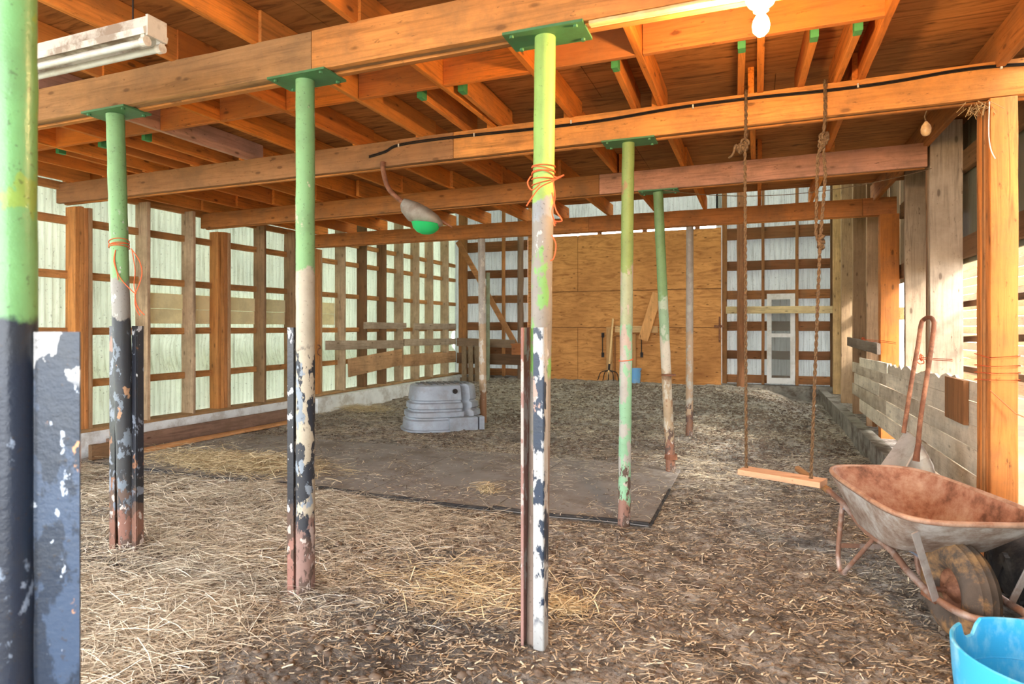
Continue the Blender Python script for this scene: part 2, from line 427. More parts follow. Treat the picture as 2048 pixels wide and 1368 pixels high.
# short joists with green painted ends
M_endgreen = simple('green_end_paint', (76,146,90), .2, 12, (60,90,50), .3, .6)
shorts = [(.50, 'rightmost of the row under the bare bulb'), (.29, 'second from the right beyond the bulb'), (-.08, 'directly behind the bare bulb'), (-.80, 'left of the third green column top'), (-1.83, 'smaller of the pair left of the middle column'), (-2.14, 'with the broadest end, left of the middle column'), (-4.77, 'rightmost of the three near the left wall'), (-5.3, 'middle of the three near the left wall'), (-5.85, 'leftmost of the three near the left wall')]
for x, lb in shorts:
    o = empty('short_joist', (x, 3.74, RZ0), 'short green-ended roof joist, '+lb, 'joist', 'short joists with green painted ends')
    m = MB(); m.bar((x, 3.80, 3.107), (x-.03, 4.70, 3.107), .04, .18, seg=3, wob=.001); m.build('board', wood((214,130,58), 'y', .35), o, smooth=40)
    m = MB(); m.bar((x, 3.735, 3.107), (x, 3.80, 3.107), .0415, .1815); m.build('painted_end', M_endgreen, o)

# ------------------------------------------------------------------ columns
BSC = {}
def column(base, top, r, mat, label, guards=(), plate=True, group='steel pipe columns', plate_l=.19, zt=BZ0, extra=None, pmat=None):
    o = empty('steel_column', (base[0], base[1], 0), label, 'column', group)
    m = MB(); n = 40; pts = []; rs = []
    for i in range(n+1):
        t = i/n; z = -.12+(zt-.0-.012+.12)*t
        tt = z/zt
        pts.append(Vector((base[0]+(top[0]-base[0])*tt+random.uniform(-.0012, .0012), base[1]+(top[1]-base[1])*tt+random.uniform(-.0012, .0012), z)))
        rs.append(r*random.uniform(.99, 1.015))
    m.tube(pts, rs, 28); m.build('pipe', mat, o, smooth=50)
    if plate:
        m = MB(); x, y = top; ang = random.uniform(-.02, .02)
        M = Matrix.Translation((x+.01, y, zt-.012)) @ Matrix.Rotation(ang, 4, 'Z')
        m.box(-plate_l, plate_l, -.095, .095, 0, .012, M)
        pl = m.build('top_plate', pmat or M_green, o)
        for sx in (-1, 1):
            for sy in (-1, 1):
                c = MB(); c.lathe([(.011, -.011), (.011, 0)], M @ Matrix.Translation((sx*plate_l*.8, sy*.07, 0)), 6); c.build('bolt', M_green, pl)
    for gd in guards:
        dx, dy, wd, dp, zt_, mt = gd
        m = MB(); bx_, by_ = base[0]+dx, base[1]+dy; t = .007
        # L shaped angle iron
        sgn = 1 if dx > 0 else -1
        m.box(bx_-t/2, bx_+t/2, by_-dp/2, by_+dp/2, -.1, zt_); m.box(min(bx_, bx_-sgn*wd), max(bx_, bx_-sgn*wd), by_-dp/2-t, by_-dp/2, -.1, zt_)
        m.build('guard_angle', mt, o)
    return o
G1 = (124,166,108); G2 = (146,180,92); G3 = (118,172,112)
m0 = paint('column_paint_a', (34,42,58), [(1.47, G3)], [(.0, 1.47, .57, (120,132,150), 7), (0, 1.47, .66, (190,200,214), 16), (0, 1.47, .64, (204,150,96), 5), (1.47, 2.9, .62, (150,156,150), 5), (1.5, 2.9, .64, (140,172,84), 9)], .02, .3)
m1 = paint('column_paint_b', (122,84,70), [(.28, (44,46,50)), (1.5, (140,136,128)), (1.74, G1)], [(-.2, .5, .5, (88,68,58), 16), (-.2, .5, .6, (184,170,160), 20), (1.5, 2.2, .58, (190,190,180), 16), (1.5, 2.0, .56, (124,156,106), 9), (.1, 1.45, .54, (104,114,124), 14), (.2, 1.4, .62, (170,130,96), 10)], .05)
m2 = paint('column_paint_c', (134,104,94), [(.42, (176,164,142)), (1.75, G1)], [(-.2, .5, .5, (88,68,58), 16), (-.2, .5, .6, (184,170,160), 20), (.3, 1.35, .48, (34,38,48), 16), (.2, 1.3, .56, (128,138,148), 9), (.1, .6, .56, (170,150,140), 14), (1.7, 2.8, .63, (186,182,146), 14)], .07)
m3 = paint('column_paint_d', (128,110,98), [(.9, (140,132,122)), (1.95, (148,150,152)), (2.03, G2)], [(1.2, 2.0, .54, (118,164,88), 5), (1.2, 1.95, .6, (186,182,176), 12), (.2, 1.5, .58, (120,116,96), 9), (2.1, 2.9, .66, (178,176,110), 14), (.2, 1.3, .6, (166,146,134), 11)], .05)
m4 = paint('column_paint_e', (138,102,88), [(.16, (132,178,142)), (1.45, (150,158,126)), (1.85, (126,146,80))], [(-.2, .5, .5, (88,68,58), 16), (-.2, .5, .6, (184,170,160), 20), (.2, 1.3, .52, (164,162,154), 9), (1.2, 1.9, .5, (172,156,144), 8), (1.9, 2.8, .58, (152,124,84), 9)], .08)
m5 = paint('column_paint_f', (128,88,68), [(.3, (170,148,118)), (1.1, (166,176,150)), (1.75, (118,148,94))], [(-.2, .5, .5, (88,68,58), 16), (-.2, .5, .6, (184,170,160), 20), (.3, 1.5, .52, (190,180,160), 8), (1.3, 1.8, .5, (134,160,124), 8), (.3, 1.0, .56, (146,112,80), 9)], .1)
m6 = paint('column_paint_g', (118,82,60), [(.3, (176,148,118)), (1.4, (166,152,138))], [(-.2, .5, .5, (88,68,58), 16), (-.2, .5, .6, (184,170,160), 20), (.3, 2.7, .54, (176,166,150), 9)], .1)
m7 = paint('column_paint_h', (146,106,76), [(.5, (186,158,126)), (1.5, (176,166,154))], [(.3, 2.7, .54, (206,196,180), 9)], .1)
mk_black = paint('guard_black', (120,84,70), [(.3, (34,36,44))], [(-.2, .5, .5, (88,68,58), 16), (-.2, .5, .6, (184,170,160), 20), (.2, 1.6, .58, (110,118,130), 12), (.2, 1.6, .64, (196,198,200), 16), (.1, 1.6, .6, (130,90,66), 8)], .05, .35)
mk_blackb = paint('guard_black_b', (146,104,92), [(.36, (30,33,42))], [(-.2, .5, .5, (88,68,58), 16), (-.2, .5, .6, (184,170,160), 20), (.4, 1.6, .6, (180,182,184), 22)], .05, .35)
mk_white = paint('guard_white', (170,170,168), [(.15, (182,182,180))], [(.1, 1.6, .5, (44,56,74), 9), (.1, 1.6, .6, (176,144,130), 8)], .05, .4)
mk_rust = paint('guard_rust', (150,112,102), [(1.2, (142,90,74))], [(.1, 1.6, .53, (176,164,156), 10)], .05, .6)

pF = at_z(22, 655+H*FP/1.42, 0)
column((pF.x, pF.y), (pF.x-.008, pF.y), .052, m0, 'closest column at the left edge of the view, green above a blue-black steel guard', [(-.10, 0, .04, .1, 1.45, mk_black)], plate=True)
# wide flat guard plate beside the closest column
fo = [o for o in COL.objects if o.name.startswith('steel_column') and o.type == 'EMPTY'][0]
m = MB(); Mx = Matrix.Translation((pF.x, pF.y, 0)) @ Matrix.Rotation(TH+.30, 4, 'Z')
m.box(.050, .138, -.012, -.004, -.1, 1.44, Mx); m.box(.048, .056, -.012, .10, -.1, 1.44, Mx)
m.build('guard_plate', paint('guard_plate_paint', (36,46,62), [(.0, (38,50,68))], [(-.1, 1.5, .5, (60,76,100), 6), (-.1, 1.5, .635, (190,200,214), 26), (-.1, 1.5, .66, (190,200,214), 9), (1.30, 1.5, .56, (204,204,204), 14), (.3, 1.5, .66, (190,140,100), 16)], .03, .3), fo)

pb = at_z(256, 1100, 0); column((pb.x, pb.y), (at_z(240, 232, 2.8).x+.0, 2.77), .052, m1, 'green column on the left with black guards and orange twine at eye height', [(-.110, 0, .05, .08, 1.46, mk_black), (.098, .01, .038, .045, 1.46, mk_black)])
pb1 = at_z(611, 1185, 0); column((pb1.x, pb1.y), (pb1.x+.0, 2.77), .05, m2, 'green column with a beige peeling middle, standing second from the left in the front row', [(-.088, 0.0, .042, .07, 1.45, mk_blackb)])
pb2 = at_z(1074, 1290, 0); column((pb2.x-.012, pb2.y+.03), (at_z(1086, 68, 2.8).x, 2.765), .049, m3, 'bright green and grey column in the middle of the view, wrapped with orange twine near the top', [(-.052, -.01, .012, .1, 1.45, mk_rust), (.052, -.028, .046, .06, 1.45, mk_white)])
pb3 = at_z(1248, 1048, 0); column((pb3.x, pb3.y), (at_z(1256, 285, 2.8).x, 4.57), .045, m4, 'mint and olive green column at the corner of the rubber mats, under the second beam')
pb4 = at_z(1341, 945, 0); column((pb4.x, pb4.y+.03), (at_z(1323, 388, 2.8).x-.02, 6.33), .048, m5, 'leaning green and cream column with a flange ring halfway down')
pb5 = at_z(1374, 880, 0); column((pb5.x, 8.62), (-.84, 8.70), .048, m6, 'greyish brown bare pipe column under the farthest beam, right of the leaning column', plate=False)
col4 = [o for o in COL.objects if o.type == 'EMPTY' and 'leaning' in o.get('label', '')][0]
q = at_D(1335, 749, 6.25)
m = MB(); m.lathe([(.05, -.008), (.07, -.008), (.07, .008), (.05, .008)], Matrix.Translation((pb4.x-.01, 6.33, q.z)), 20); m.build('flange_ring', M_rust, col4)
m = MB(); m.lathe([(.05, 0), (.066, .0), (.06, .05), (.05, .05)], Matrix.Translation((pb4.x, pb4.y+.03, .13)), 20); m.build('base_collar', M_rust, col4)
pb6 = at_z(966, 846, 0); column((pb6.x, 8.68), (at_Y(963, 482, 8.7).x, 8.70), .055, m7, 'brown and grey pipe column standing just behind the grey stock tank', plate=False)

# ------------------------------------------------------------------ left wall
WX = -7.2       # siding plane
SX = -6.97      # inner edge of the studs
def bulge(Y, z):
    b = .11*math.sin(pi*(z-.86)/.58) if .86 < z < 1.44 else 0
    return b*(abs(math.sin(pi*(Y-4.0)/.62))**.5)
M_sidL = siding('left_siding', (208,216,196), (120,116,84), .14, dirtamt=.55)
M_sidB = siding('back_siding', (180,184,180), (92,88,76), .07, dirtamt=.6)
ysL = np.arange(2.6, 14.36, .0125)
zsL = np.concatenate([[.3, .5, .7], np.arange(.84, 1.48, .04), [1.6, 2.0, 2.6, 3.3, 4.2, 5.4]])
def corr(t, per=.078, d=.02):
    f = (t/per) % 1.0
    return d*(1 if f < .16 else (1-(f-.16)/.12 if f < .28 else (0 if f < .88 else (f-.88)/.12)))
co = []
for z in zsL:
    for Y in ysL: co.append((WX+corr(Y)-bulge(Y, z)*.9, Y, z+(.0)))
nY = len(ysL); i = (np.arange(len(zsL)-1)[:, None]*nY+np.arange(nY-1)[None]).reshape(-1)
struct(np_mesh('wall_left', np.array(co, 'f4'), np.stack([i, i+1, i+nY+1, i+nY], -1).astype('i4'), M_sidL))

# girts
for k, (z, nm) in enumerate([(.86, 'lowest'), (1.45, 'second lowest'), (2.08, 'second highest visible'), (2.68, 'highest visible'), (3.05, 'topmost, just under the roof joists')]):
    m = MB(); m.bar((SX-.155, 2.7, z-.045), (SX-.155, 14.2, z-.045), .06, .085, seg=30, wob=.003)
    tag(m.build('wall_girt', wood((198,142,86), 'y', .5), loc=(SX-.135, 2.7, z-.05), smooth=40), 'horizontal wooden girt on the left metal wall, %s' % nm, 'girt', 'girts of the left wall')
# concrete curb
m = MB()
m.box(-7.32, -6.94, 2.6, at_X(620, 700, -6.94).y, -.3, .28); yb_ = at_X(620, 700, -6.94).y
m.box(-7.32, -6.78, yb_+.002, 14.3, -.3, .27)
struct(m.build('baseboard_left', M_conc))
m = MB(); m.bar((-7.06, 2.7, .30), (-7.06, 14.2, .295), .22, .04, seg=30, wob=.004); o = m.build('sill_plate', wood((176,140,98), 'y', .7), loc=(-7.06, 2.7, .28), smooth=40)
tag(o, 'dusty wooden sill board lying on the concrete curb of the left wall', 'sill board')
# yellow boards
ya, yb2 = at_X(298, 600, -7.1).y, at_X(672, 600, -7.1).y
o = empty('insulation_panel', (-7.13, ya, 1.49), 'long pale yellow grooved panel fixed across the left metal wall', 'panel')
for k in range(2):
    m = MB(); m.box(-7.165, -7.135+.006*k, ya, yb2, 1.5+.195*k, 1.69+.20*k); m.build('panel_board', simple('yellow_board', (252,242,190), .08, 5, (196,184,130), .35, .7) if k == 0 else bpy.data.materials['yellow_board'], o)

# main posts (laminated) and studs: (pixel of inner front edge, kind)
def Yon(px, X): return at_X(px, 600, X).y
for k, (pl, pr, nm) in enumerate([(150, 186, 'nearest, behind the left column'), (436, 462, 'middle, under the third beam'), (630, 645, 'farthest, under the last beam')]):
    y0, y1 = Yon(pl, SX), Yon(pr, SX)
    zt = 2.80
    o = empty('wall_post', (SX-.08, y0, .3), 'thick laminated orange post of the left wall, '+nm, 'post', 'laminated posts of the left wall')
    n = 4; w_ = (y1-y0)/n
    for j in range(n):
        m = MB(); m.bar((SX-.08, y0+w_*(j+.5), .3), (SX-.08, y0+w_*(j+.5), zt-random.uniform(0, .02)), .16+random.uniform(-.006, .006), w_-.003, up=(0,1,0), seg=8, wob=.0015)
        m.build('post_plank', wood([(204,138,76), (214,148,86), (196,132,78), (192,152,112)][j], 'z', .3), o, smooth=40)
studs = [(297,0),(388,0),(530,1),(590,1),(690,0),(733,2),(772,2),(806,0),(838,0),(866,0),(897,0)]
tones = [(196,168,136),(160,126,92),(128,92,62)]
for k, (pr, tn) in enumerate(studs):
    y = Yon(pr-2, SX); zt = 2.99
    if y > 8.8: zt = 5.2
    m = MB(); m.bar(((WX+.07+SX)/2, y, .31), ((WX+.07+SX)/2, y, zt), SX-WX-.02, .045, up=(0,1,0), seg=12, wob=.002)
    tag(m.build('wall_stud', wood(tones[tn], 'z', .5), loc=(SX-.1, y, .31), smooth=40), 'weathered wooden wall stud on the left wall, %s from the near end' % ORD[k+1], 'stud', 'studs of the left wall')
# boards nailed across the studs, slanted kick boards
def plank(name, p0, p1, ht, th, mat, label, cat, group=None, up=(0,0,1), seg=6, wob=.003, parent=None):
    m = MB(); m.bar(p0, p1, th, ht, up=up, seg=seg, wob=wob)
    o = m.build(name, mat, parent, loc=p0 if parent is None else None, smooth=40)
    if parent is None: tag(o, label, cat, group)
    return o
WI = SX+.02
kb = [((728,651), (812,652), 13, 'grey rail board high on the far left wall, its left piece'), ((828,653), (911,653), 12, 'grey rail board high on the far left wall, its right piece'),
      ((652,691), (806,688), 17, 'long grey rail board across the far left wall studs'), ((808,685), (911,683), 13, 'shorter grey rail board beside the corner of the left wall'),
      ((697,736), (803,714), 34, 'wide slanted kick board on the left wall, sloping down toward the camera'), ((804,722), (911,714), 22, 'wide orange kick board beside the corner of the left wall')]
for (a, b, hpx, lb) in kb:
    A = at_X(a[0], a[1], WI); B = at_X(b[0], b[1], WI)
    D = (A.x*-ST+A.y*CT+B.x*-ST+B.y*CT)/2
    plank('rail_board', A, B, hpx*D/FP, .03, wood((204,160,118) if hpx > 20 else (184,164,142), 'y', .5), lb, 'board')
# iron hook on the farthest laminated post
q = at_X(634, 697, SX+.01); m = MB()
m.tube(curve_pts([q+Vector((.01,0,.06)), q+Vector((.03,0.03,.05)), q+Vector((.03,.05,.0)), q+Vector((.02,.01,-.01)), q+Vector((.02,.0,-.09)), q+Vector((.03,.06,-.13))]), .009, 8)
tag(m.build('iron_hook', M_rust, loc=q, smooth=60), 'small rusty iron hook on the farthest orange post of the left wall', 'hook')

# lumber along the curb
p0, p1 = at_z(245, 896, .0), at_z(590, 834, .0)
A = Vector((-6.78, at_X(215, 600, -6.78).y, .12)); B = Vector((-6.70, at_X(588, 600, -6.72).y, .12))
plank('timber', A, B, .17, .05, wood((140,112,96), 'y', .5), 'long weathered plank standing on edge against the left concrete curb', 'plank')
plank('timber', A+Vector((.17, .1, -.09)), B+Vector((.15, 0, -.09)), .03, .16, wood((222,164,110), 'y', .3), 'pale orange plank lying flat along the foot of the left curb', 'plank')
plank('wood_block', A+Vector((.08, -.25, -.02)), A+Vector((.14, -.04, -.02)), .16, .1, wood((120,90,62), 'y', .5), 'short dark block of wood at the near end of the curb planks', 'block')

# ------------------------------------------------------------------ back wall
BY = 14.35
def sheet_y(name, x0, x1, z0, z1, Y, mat, per=.11, d=.016):
    xs = np.arange(x0, x1, .0125); co = []
    for z in (z0, z1):
        for x in xs: co.append((x, Y+corr(x, per, d), z))
    n = len(xs); i = np.arange(n-1)
    return np_mesh(name, np.array(co, 'f4'), np.stack([i, i+1, i+n+1, i+n], -1).astype('i4'), mat)
DX0, DX1 = at_Y(1058, 600, 14.2).x, at_Y(1443, 600, 14.2).x
m = MB(); RXW = 1.62
def addsheet(m, x0, x1, z0, z1, Y=BY, per=.11, d=.016):
    xs = np.arange(x0, x1, .0125); n = len(xs); vs = [(x, Y+corr(x, per, d), z) for z in (z0, z1) for x in xs]
    m.add(vs, [(i, i+1, i+n+1, i+n) for i in range(n-1)])
addsheet(m, -7.2, DX0, .2, 5.4); addsheet(m, DX1-.12, 1.75, .2, 5.4); addsheet(m, DX0, DX1, 3.80, 5.4)
struct(m.build('wall_back', M_sidB))
m = MB(); m.box(-7.3, DX0, 14.1, 14.5, -.2, .26); m.box(DX1, 1.8, 14.08, 14.5, -.2, .24); m.box(DX0, DX1, 14.25, 14.5, -.2, .2)
struct(m.build('baseboard_back', M_concd))
zrows = [(3.33,3.58),(2.67,2.87),(2.05,2.24),(1.38,1.58),(.78,.96),(.27,.44)]
rn = ['top', 'second from the top', 'third from the top', 'fourth from the top', 'second from the bottom', 'bottom']
for side, (xa, xb) in enumerate([(-6.85, DX0-.06), (DX1+.1, 1.62)]):
    for k, (za, zb) in enumerate(zrows):
        m = MB(); m.bar((xa, 14.28, (za+zb)/2), (xb, 14.28, (za+zb)/2), .045, zb-za, seg=10, wob=.004)
        tag(m.build('wall_girt', wood([(136,90,56), (120,76,46), (150,100,60)][k % 3], 'x', .5, .8), loc=(xa, 14.28, za), smooth=40),
            'broad brown girt on the back wall %s the plywood door, %s' % (('left of', 'right of')[side], rn[k]), 'girt', 'girts of the back wall %s the door' % (('left of', 'right of')[side]))
# upright studs of back wall
for px, wd, col, lb in [(1449, .10, (150,104,62), 'dark door jamb stud right of the plywood door'), (1526, .06, (150,104,66), 'narrow stud left of the screen door'), (1594, .06, (156,108,66), 'narrow stud right of the screen door'),
                        (1007, .07, (176,120,70), 'thin orange stud on the back wall left of the plywood door'), (1061, .1, (190,124,66), 'orange jamb stud left of the plywood door'), (926, .22, (166,112,66), 'wide brown post beside the far left corner'), (1667, .12, (110,78,52), 'dark stud in the far right corner')]:
    q = at_Y(px, 600, 14.2); m = MB(); m.bar((q.x, 14.21, .25), (q.x, 14.21, 5.0), wd, .08, up=(0,1,0), seg=10, wob=.003)
    tag(m.build('wall_stud', wood(col, 'z', .5), loc=(q.x, 14.2, .25), smooth=40), lb, 'stud')
def log(px, pyb, Y, r, zt, col, lb, lean=0):
    q = at_Y(px, 600, Y); m = MB(); n = 16
    m.tube([(q.x+lean*i/n+random.uniform(-.006, .006), Y+random.uniform(-.006, .006), .02+(zt-.02)*i/n) for i in range(n+1)], [r*random.uniform(.93, 1.05) for _ in range(n+1)], 14)
    tag(m.build('round_post', wood(col, 'z', .4, .8), loc=(q.x, Y, .02), smooth=60), lb, 'post')
log(1482, 0, 14.0, .085, 4.6, (146,98,66), 'round brown log post left of the screen door')
log(1041, 0, 14.0, .075, 4.6, (136,110,90), 'round grey log post just left of the plywood door')
# thin green pole
q = at_Y(976, 600, 13.6); m = MB(); m.tube([(q.x, 13.6, .05), (q.x, 13.6, 2.75)], .045, 12)
tag(m.build('thin_pole', simple('greenish_pole', (136,142,116), .3, 6, (110,90,70), .5, .8), loc=(q.x, 13.6, .05), smooth=60), 'short greenish grey pole near the back wall, right of the brown pipe column', 'pole')
# diagonal brace + block
A = at_Y(916, 483, 13.95); B = at_Y(1034, 694, 13.95)
plank('diagonal_brace', A, B, .13, .04, wood((176,122,76), 'x', .4), 'long diagonal brace on the back wall, falling from the left corner to the right', 'brace')
q = at_Y(1042, 698, 13.8); m = MB(); m.box(q.x-.16, q.x+.16, 13.6, 13.85, q.z-.13, q.z+.1)
m.box(q.x-.18, q.x+.18, 13.58, 13.87, q.z+.1, q.z+.13)
tag(m.build('nest_box', wood((176,110,66), 'x', .4), loc=(q.x, 13.7, q.z-.13)), 'small wooden box fixed at the foot of the diagonal brace', 'box')
A = at_Y(914, 684, 13.9); B = at_Y(1030, 688, 13.9)
plank('rail_board', A, B, .2, .035, wood((140,116,94), 'x', .5), 'grey rail board nailed across the back wall left of the door, upper', 'board')
A = at_Y(914, 716, 13.9); B = at_Y(1050, 720, 13.9)
plank('rail_board', A, B, .26, .035, wood((110,82,60), 'x', .5), 'dark wide rail board on the back wall left of the door, lower', 'board')
# pallet leaning
o = empty('leaning_pallet', at_z(947, 772, .05), 'grey wooden pallet of upright slats leaning in the far left corner', 'pallet')
for k, px in enumerate((929, 942, 955, 966)):
    A = at_Y(px, 772, 13.45); B = at_Y(px-1, 692, 13.7); plank('slat', A, B, .035, .12, wood((138,118,94), 'z', .5), None, None, up=(0,1,0), parent=o)
for yy in (705, 758):
    A = at_Y(922, yy, 13.6); B = at_Y(972, yy, 13.6); A.y = B.y = 13.47+.27*(A.z/1.1)+.04; plank('cross_bar', A, B, .09, .035, wood((128,106,82), 'x', .5), None, None, parent=o)

# plywood sliding door
ZD0, ZD1 = .2, 3.60
m = MB(); m.box(DX0+.005, DX1-.005, 14.1485, 14.16, .2, 3.58); door_back = m
o = struct(empty('door_1', ((DX0+DX1)/2, 14.15, ZD0), None, None)); del_keys = [k for k in ('label', 'category') if k in o.keys()]
M_dply = plywood('plywood_door', (196,138,80), (140,88,46), .5)
for zi, (za, zb) in enumerate([(.2, 1.445), (1.452, 2.285), (2.292, 3.60)]):
    cuts = [DX0, DX0+(DX1-DX0)*(.28 if zi != 1 else .55), DX1]
    for a, b in zip(cuts[:-1], cuts[1:]):
        m = MB(); m.box(a+.005, b-.005, 14.13, 14.148, za+.004, zb-.004); m.build('door_sheet', M_dply, o)
door_back.build('door_backing', wood(BROWN, 'x'), o)
for px in (1200, 1290, 1395):
    q = at_Y(px, 470, 14.2); m = MB(); m.box(q.x-.05, q.x+.05, 14.15, 14.19, 3.45, 3.72); m.lathe([(.04, -.02), (.04, .02)], Matrix.Translation((q.x, 14.2, 3.72)) @ Matrix.Rotation(pi/2, 4, 'X'), 12); m.build('roller', M_rust, o)
m = MB(); m.box(DX0-.2, DX1+.2, 14.24, 14.3, 3.74, 3.82); struct(m.build('trim_1', wood(BROWN, 'x')))
# latch
q = at_Y(1437, 652, 14.1); m = MB(); m.box(q.x-.09, q.x+.1, 14.08, 14.12, q.z-.03, q.z+.02); m.tube([(q.x+.02, 14.07, q.z+.2), (q.x+.02, 14.07, q.z-.35)], .014, 8); m.build('latch', M_rust, o)
# metal handles
for px, ya, yb in [(1205, 668, 712), (1283, 672, 712)]:
    a = at_Y(px, ya, 14.08); b = at_Y(px, yb, 14.08); m = MB(); m.tube([a+Vector((0,.05,0)), a, b, b+Vector((0,.05,0))], .011, 8); m.box(a.x-.03, a.x+.03, 14.1, 14.13, a.z-.08, a.z+.03); m.box(b.x-.03, b.x+.03, 14.1, 14.13, b.z-.03, b.z+.08); m.build('door_handle', M_cable, o)
# frame boards on door face
a = at_Y(1217, 657, 14.1); b = at_Y(1217, 762, 14.1)
def vboard(px0, py0, px1, py1, Y, wd, col, lb, name='leaning_board', th=.03):
    A = at_Y(px0, py0, Y-.06); B = at_Y(px1, py1, Y); 
    return plank(name, A, B, th, wd, wood(col, 'z', .3), lb, 'board', up=(0,1,0))
m = MB(); m.bar(at_Y(1219, 762, 14.1), at_Y(1219, 654, 14.1), .14, .03, up=(0,1,0)); m.build('batten', wood((196,150,100), 'z', .3), o)
m = MB(); m.bar(at_Y(1230, 658, 14.1), at_Y(1316, 659, 14.1), .03, .15); m.build('batten', wood((214,172,120), 'x', .3), o)
m = MB(); m.bar(at_Y(1268, 735, 14.1), at_Y(1268, 668, 14.1), .09, .03, up=(0,1,0)); m.build('batten', wood((190,140,90), 'z', .3), o)
m = MB(); m.bar(at_Y(1232, 672, 14.11), at_Y(1258, 672, 14.11), .02, .03); m.bar(at_Y(1230, 672, 14.11), at_Y(1230, 762, 14.11), .03, .02, up=(0,1,0)); m.build('batten', wood((150,100,60), 'z', .3), o)
m = MB(); m.bar(at_Y(1286, 680, 14.02), at_Y(1315, 586, 14.06), .22, .03, up=(0,1,0))
m.build('slanted_board', wood((226,164,104), 'z', .25), o)

# pitchfork
base = at_Y(1216, 762, 13.75); topp = at_Y(1226, 637, 14.03)
o = empty('pitchfork', base, 'pitchfork with a wooden shaft leaning on the plywood door', 'pitchfork')
neck = base+(topp-base)*.17
m = MB(); m.tube([neck+(topp-neck)*(-.08), neck, topp], [.018, .02, .022], 10); m.build('shaft', wood((236,196,140), 'z', .1, 0), o, smooth=60)
m = MB(); dz = Vector((0, -.02, -1)).normalized()
m.tube([neck+(topp-neck)*.12, neck], .024, 10)
for k in range(5):
    t = (k-2)*.055; w3 = Vector((1, 0, 0))
    m.tube(curve_pts([neck, neck+w3*t*1.6+Vector((0,-.02,-.05)), neck+w3*t*2.1+Vector((0,-.05,-.2)), neck+w3*t*2.2+Vector((0,-.1,base.z-neck.z+.02))], 4), [.011]*12+[.006], 6)
m.build('fork_head', M_cable, o, smooth=60)
# blue bucket
q = at_Y(1269, 764, 13.7); o = empty('blue_bucket', (q.x, 13.75, .2), 'small light blue bucket standing at the foot of the plywood door', 'bucket')
Mb = Matrix.Translation((q.x, 13.75, .2)); m = MB()
m.lathe([(.105, 0), (.12, .1), (.135, .33), (.145, .33), (.145, .355), (.13, .355), (.115, .1), (.1, .02), (.01, .02)], Mb, 24)
m.build('pail', simple('blue_plastic', (110,170,220), .1, 6, (190,200,205), .3, .4, .4), o, smooth=40)
m = MB(); m.tube([Mb @ Vector((.145*cos(t), -.02-.10*sin(t)*.5, .33-.09*sin(t))) for t in np.linspace(0, pi, 14)], .005, 6); m.build('bail', M_rust, o)

# pale rail right of door
A = at_Y(1452, 620, 14.12); B = at_Y(1669, 619, 14.12)
plank('rail_board', A, B, .15, .04, wood((214,190,142), 'x', .25), 'pale yellowish rail board across the back wall in front of the screen door', 'board')
# screen door leaning on the wall
a0 = at_Y(1534, 768, 14.0); a1 = at_Y(1591, 586, 14.0); X0, X1, Z0, Z1 = a0.x, a1.x, max(a0.z, .22), a1.z; Y = 14.165
o = empty('screen_door', ((X0+X1)/2, 14.16, Z0), 'white framed screen door standing against the back wall', 'screen door')
M_wf = simple('white_door_frame', (212,210,206), .12, 5, (150,140,120), .4, .6)
tm = .09; yA, yB = 14.155, 14.18
m = MB(); m.box(X0, X0+tm, yA, yB, Z0, Z1); m.box(X1-tm, X1, yA, yB, Z0, Z1); m.box(X0+tm, X1-tm, yA, yB, Z1-.12, Z1); m.box(X0+tm, X1-tm, yA, yB, Z0, Z0+.12)
zm = at_Y(1560, 671, 14.0).z; m.box(X0+tm, X1-tm, yA, yB, zm-.04, zm+.04); m.build('frame', M_wf, o)
N = NT('insect_screen'); N.color(s2l((120,118,110))); N.rough(.8); tb = N.n('ShaderNodeBsdfTransparent'); mx = N.n('ShaderNodeMixShader'); mx.inputs[0].default_value = .6
N.l(N.b.outputs[0], mx.inputs[1]); N.l(tb.outputs[0], mx.inputs[2]); N.l(mx.outputs[0], N.out.inputs[0])
for za, zb in ((Z0+.12, zm-.04), (zm+.04, Z1-.12)):
    m = MB(); m.box(X0+tm, X1-tm, 14.166, 14.168, za, zb); m.build('screen_panel', N.m, o)

# high roof of the back bay: unseen, translucent sheets added to light the floor
m = MB(); m2 = MB()
for i_ in range(9):
    a = -7.3+i_*1.02; (m2 if i_ in (2, 4, 6, 7) else m).box(a, a+1.02, 8.62, 14.5, 5.4, 5.44)
struct(m.build('ceiling', siding('roof_sheet', (140,140,136), (80,70,60), .0)))
struct(m2.build('ceiling', siding('added_skylight_sheet', (226,228,216), (120,110,90), .8, dirtamt=.3)))
m = MB(); m.box(-7.3, 1.8, 8.60, 8.62, 3.22, 5.4)
struct(m.build('wall_front', wood((110,80,56), 'x')))

# ------------------------------------------------------------------ right wall
RW = 1.66
M_sidR = siding('right_siding', (116,112,92), (70,60,44), .0)
m = MB(); y = 8.6
while y < 14.3:
    wd = .2+random.uniform(-.03, .03)
    if 2 < (y*1.3) % 5: m.box(RW, RW+.02, y, y+wd, .2, 5.4)
    else: m.box(RW, RW+.02, y, y+wd, 2.0, 5.4); m.box(RW, RW+.02, y, y+wd, .2, .95)
    y += wd+random.choice([.006, .02, .03])
    if y > 8.6: pass
struct(m.build('wall_right', wood((150,122,94), 'z', .5)))
m = MB(); y = 4.72
while y < 8.6:
    wd = .19+random.uniform(-.01, .01); m.box(RW, RW+.02, y, y+wd, 2.0, 3.3); y += wd+random.choice([.006, .006, .012])
y = -1.5  # out-of-view stretch, added to keep sun off the foreground floor
while y < 4.2: m.box(RW, RW+.02, y, y+.2, -.2, 3.3); y += .204
struct(m.build('wall_right', M_sidR))
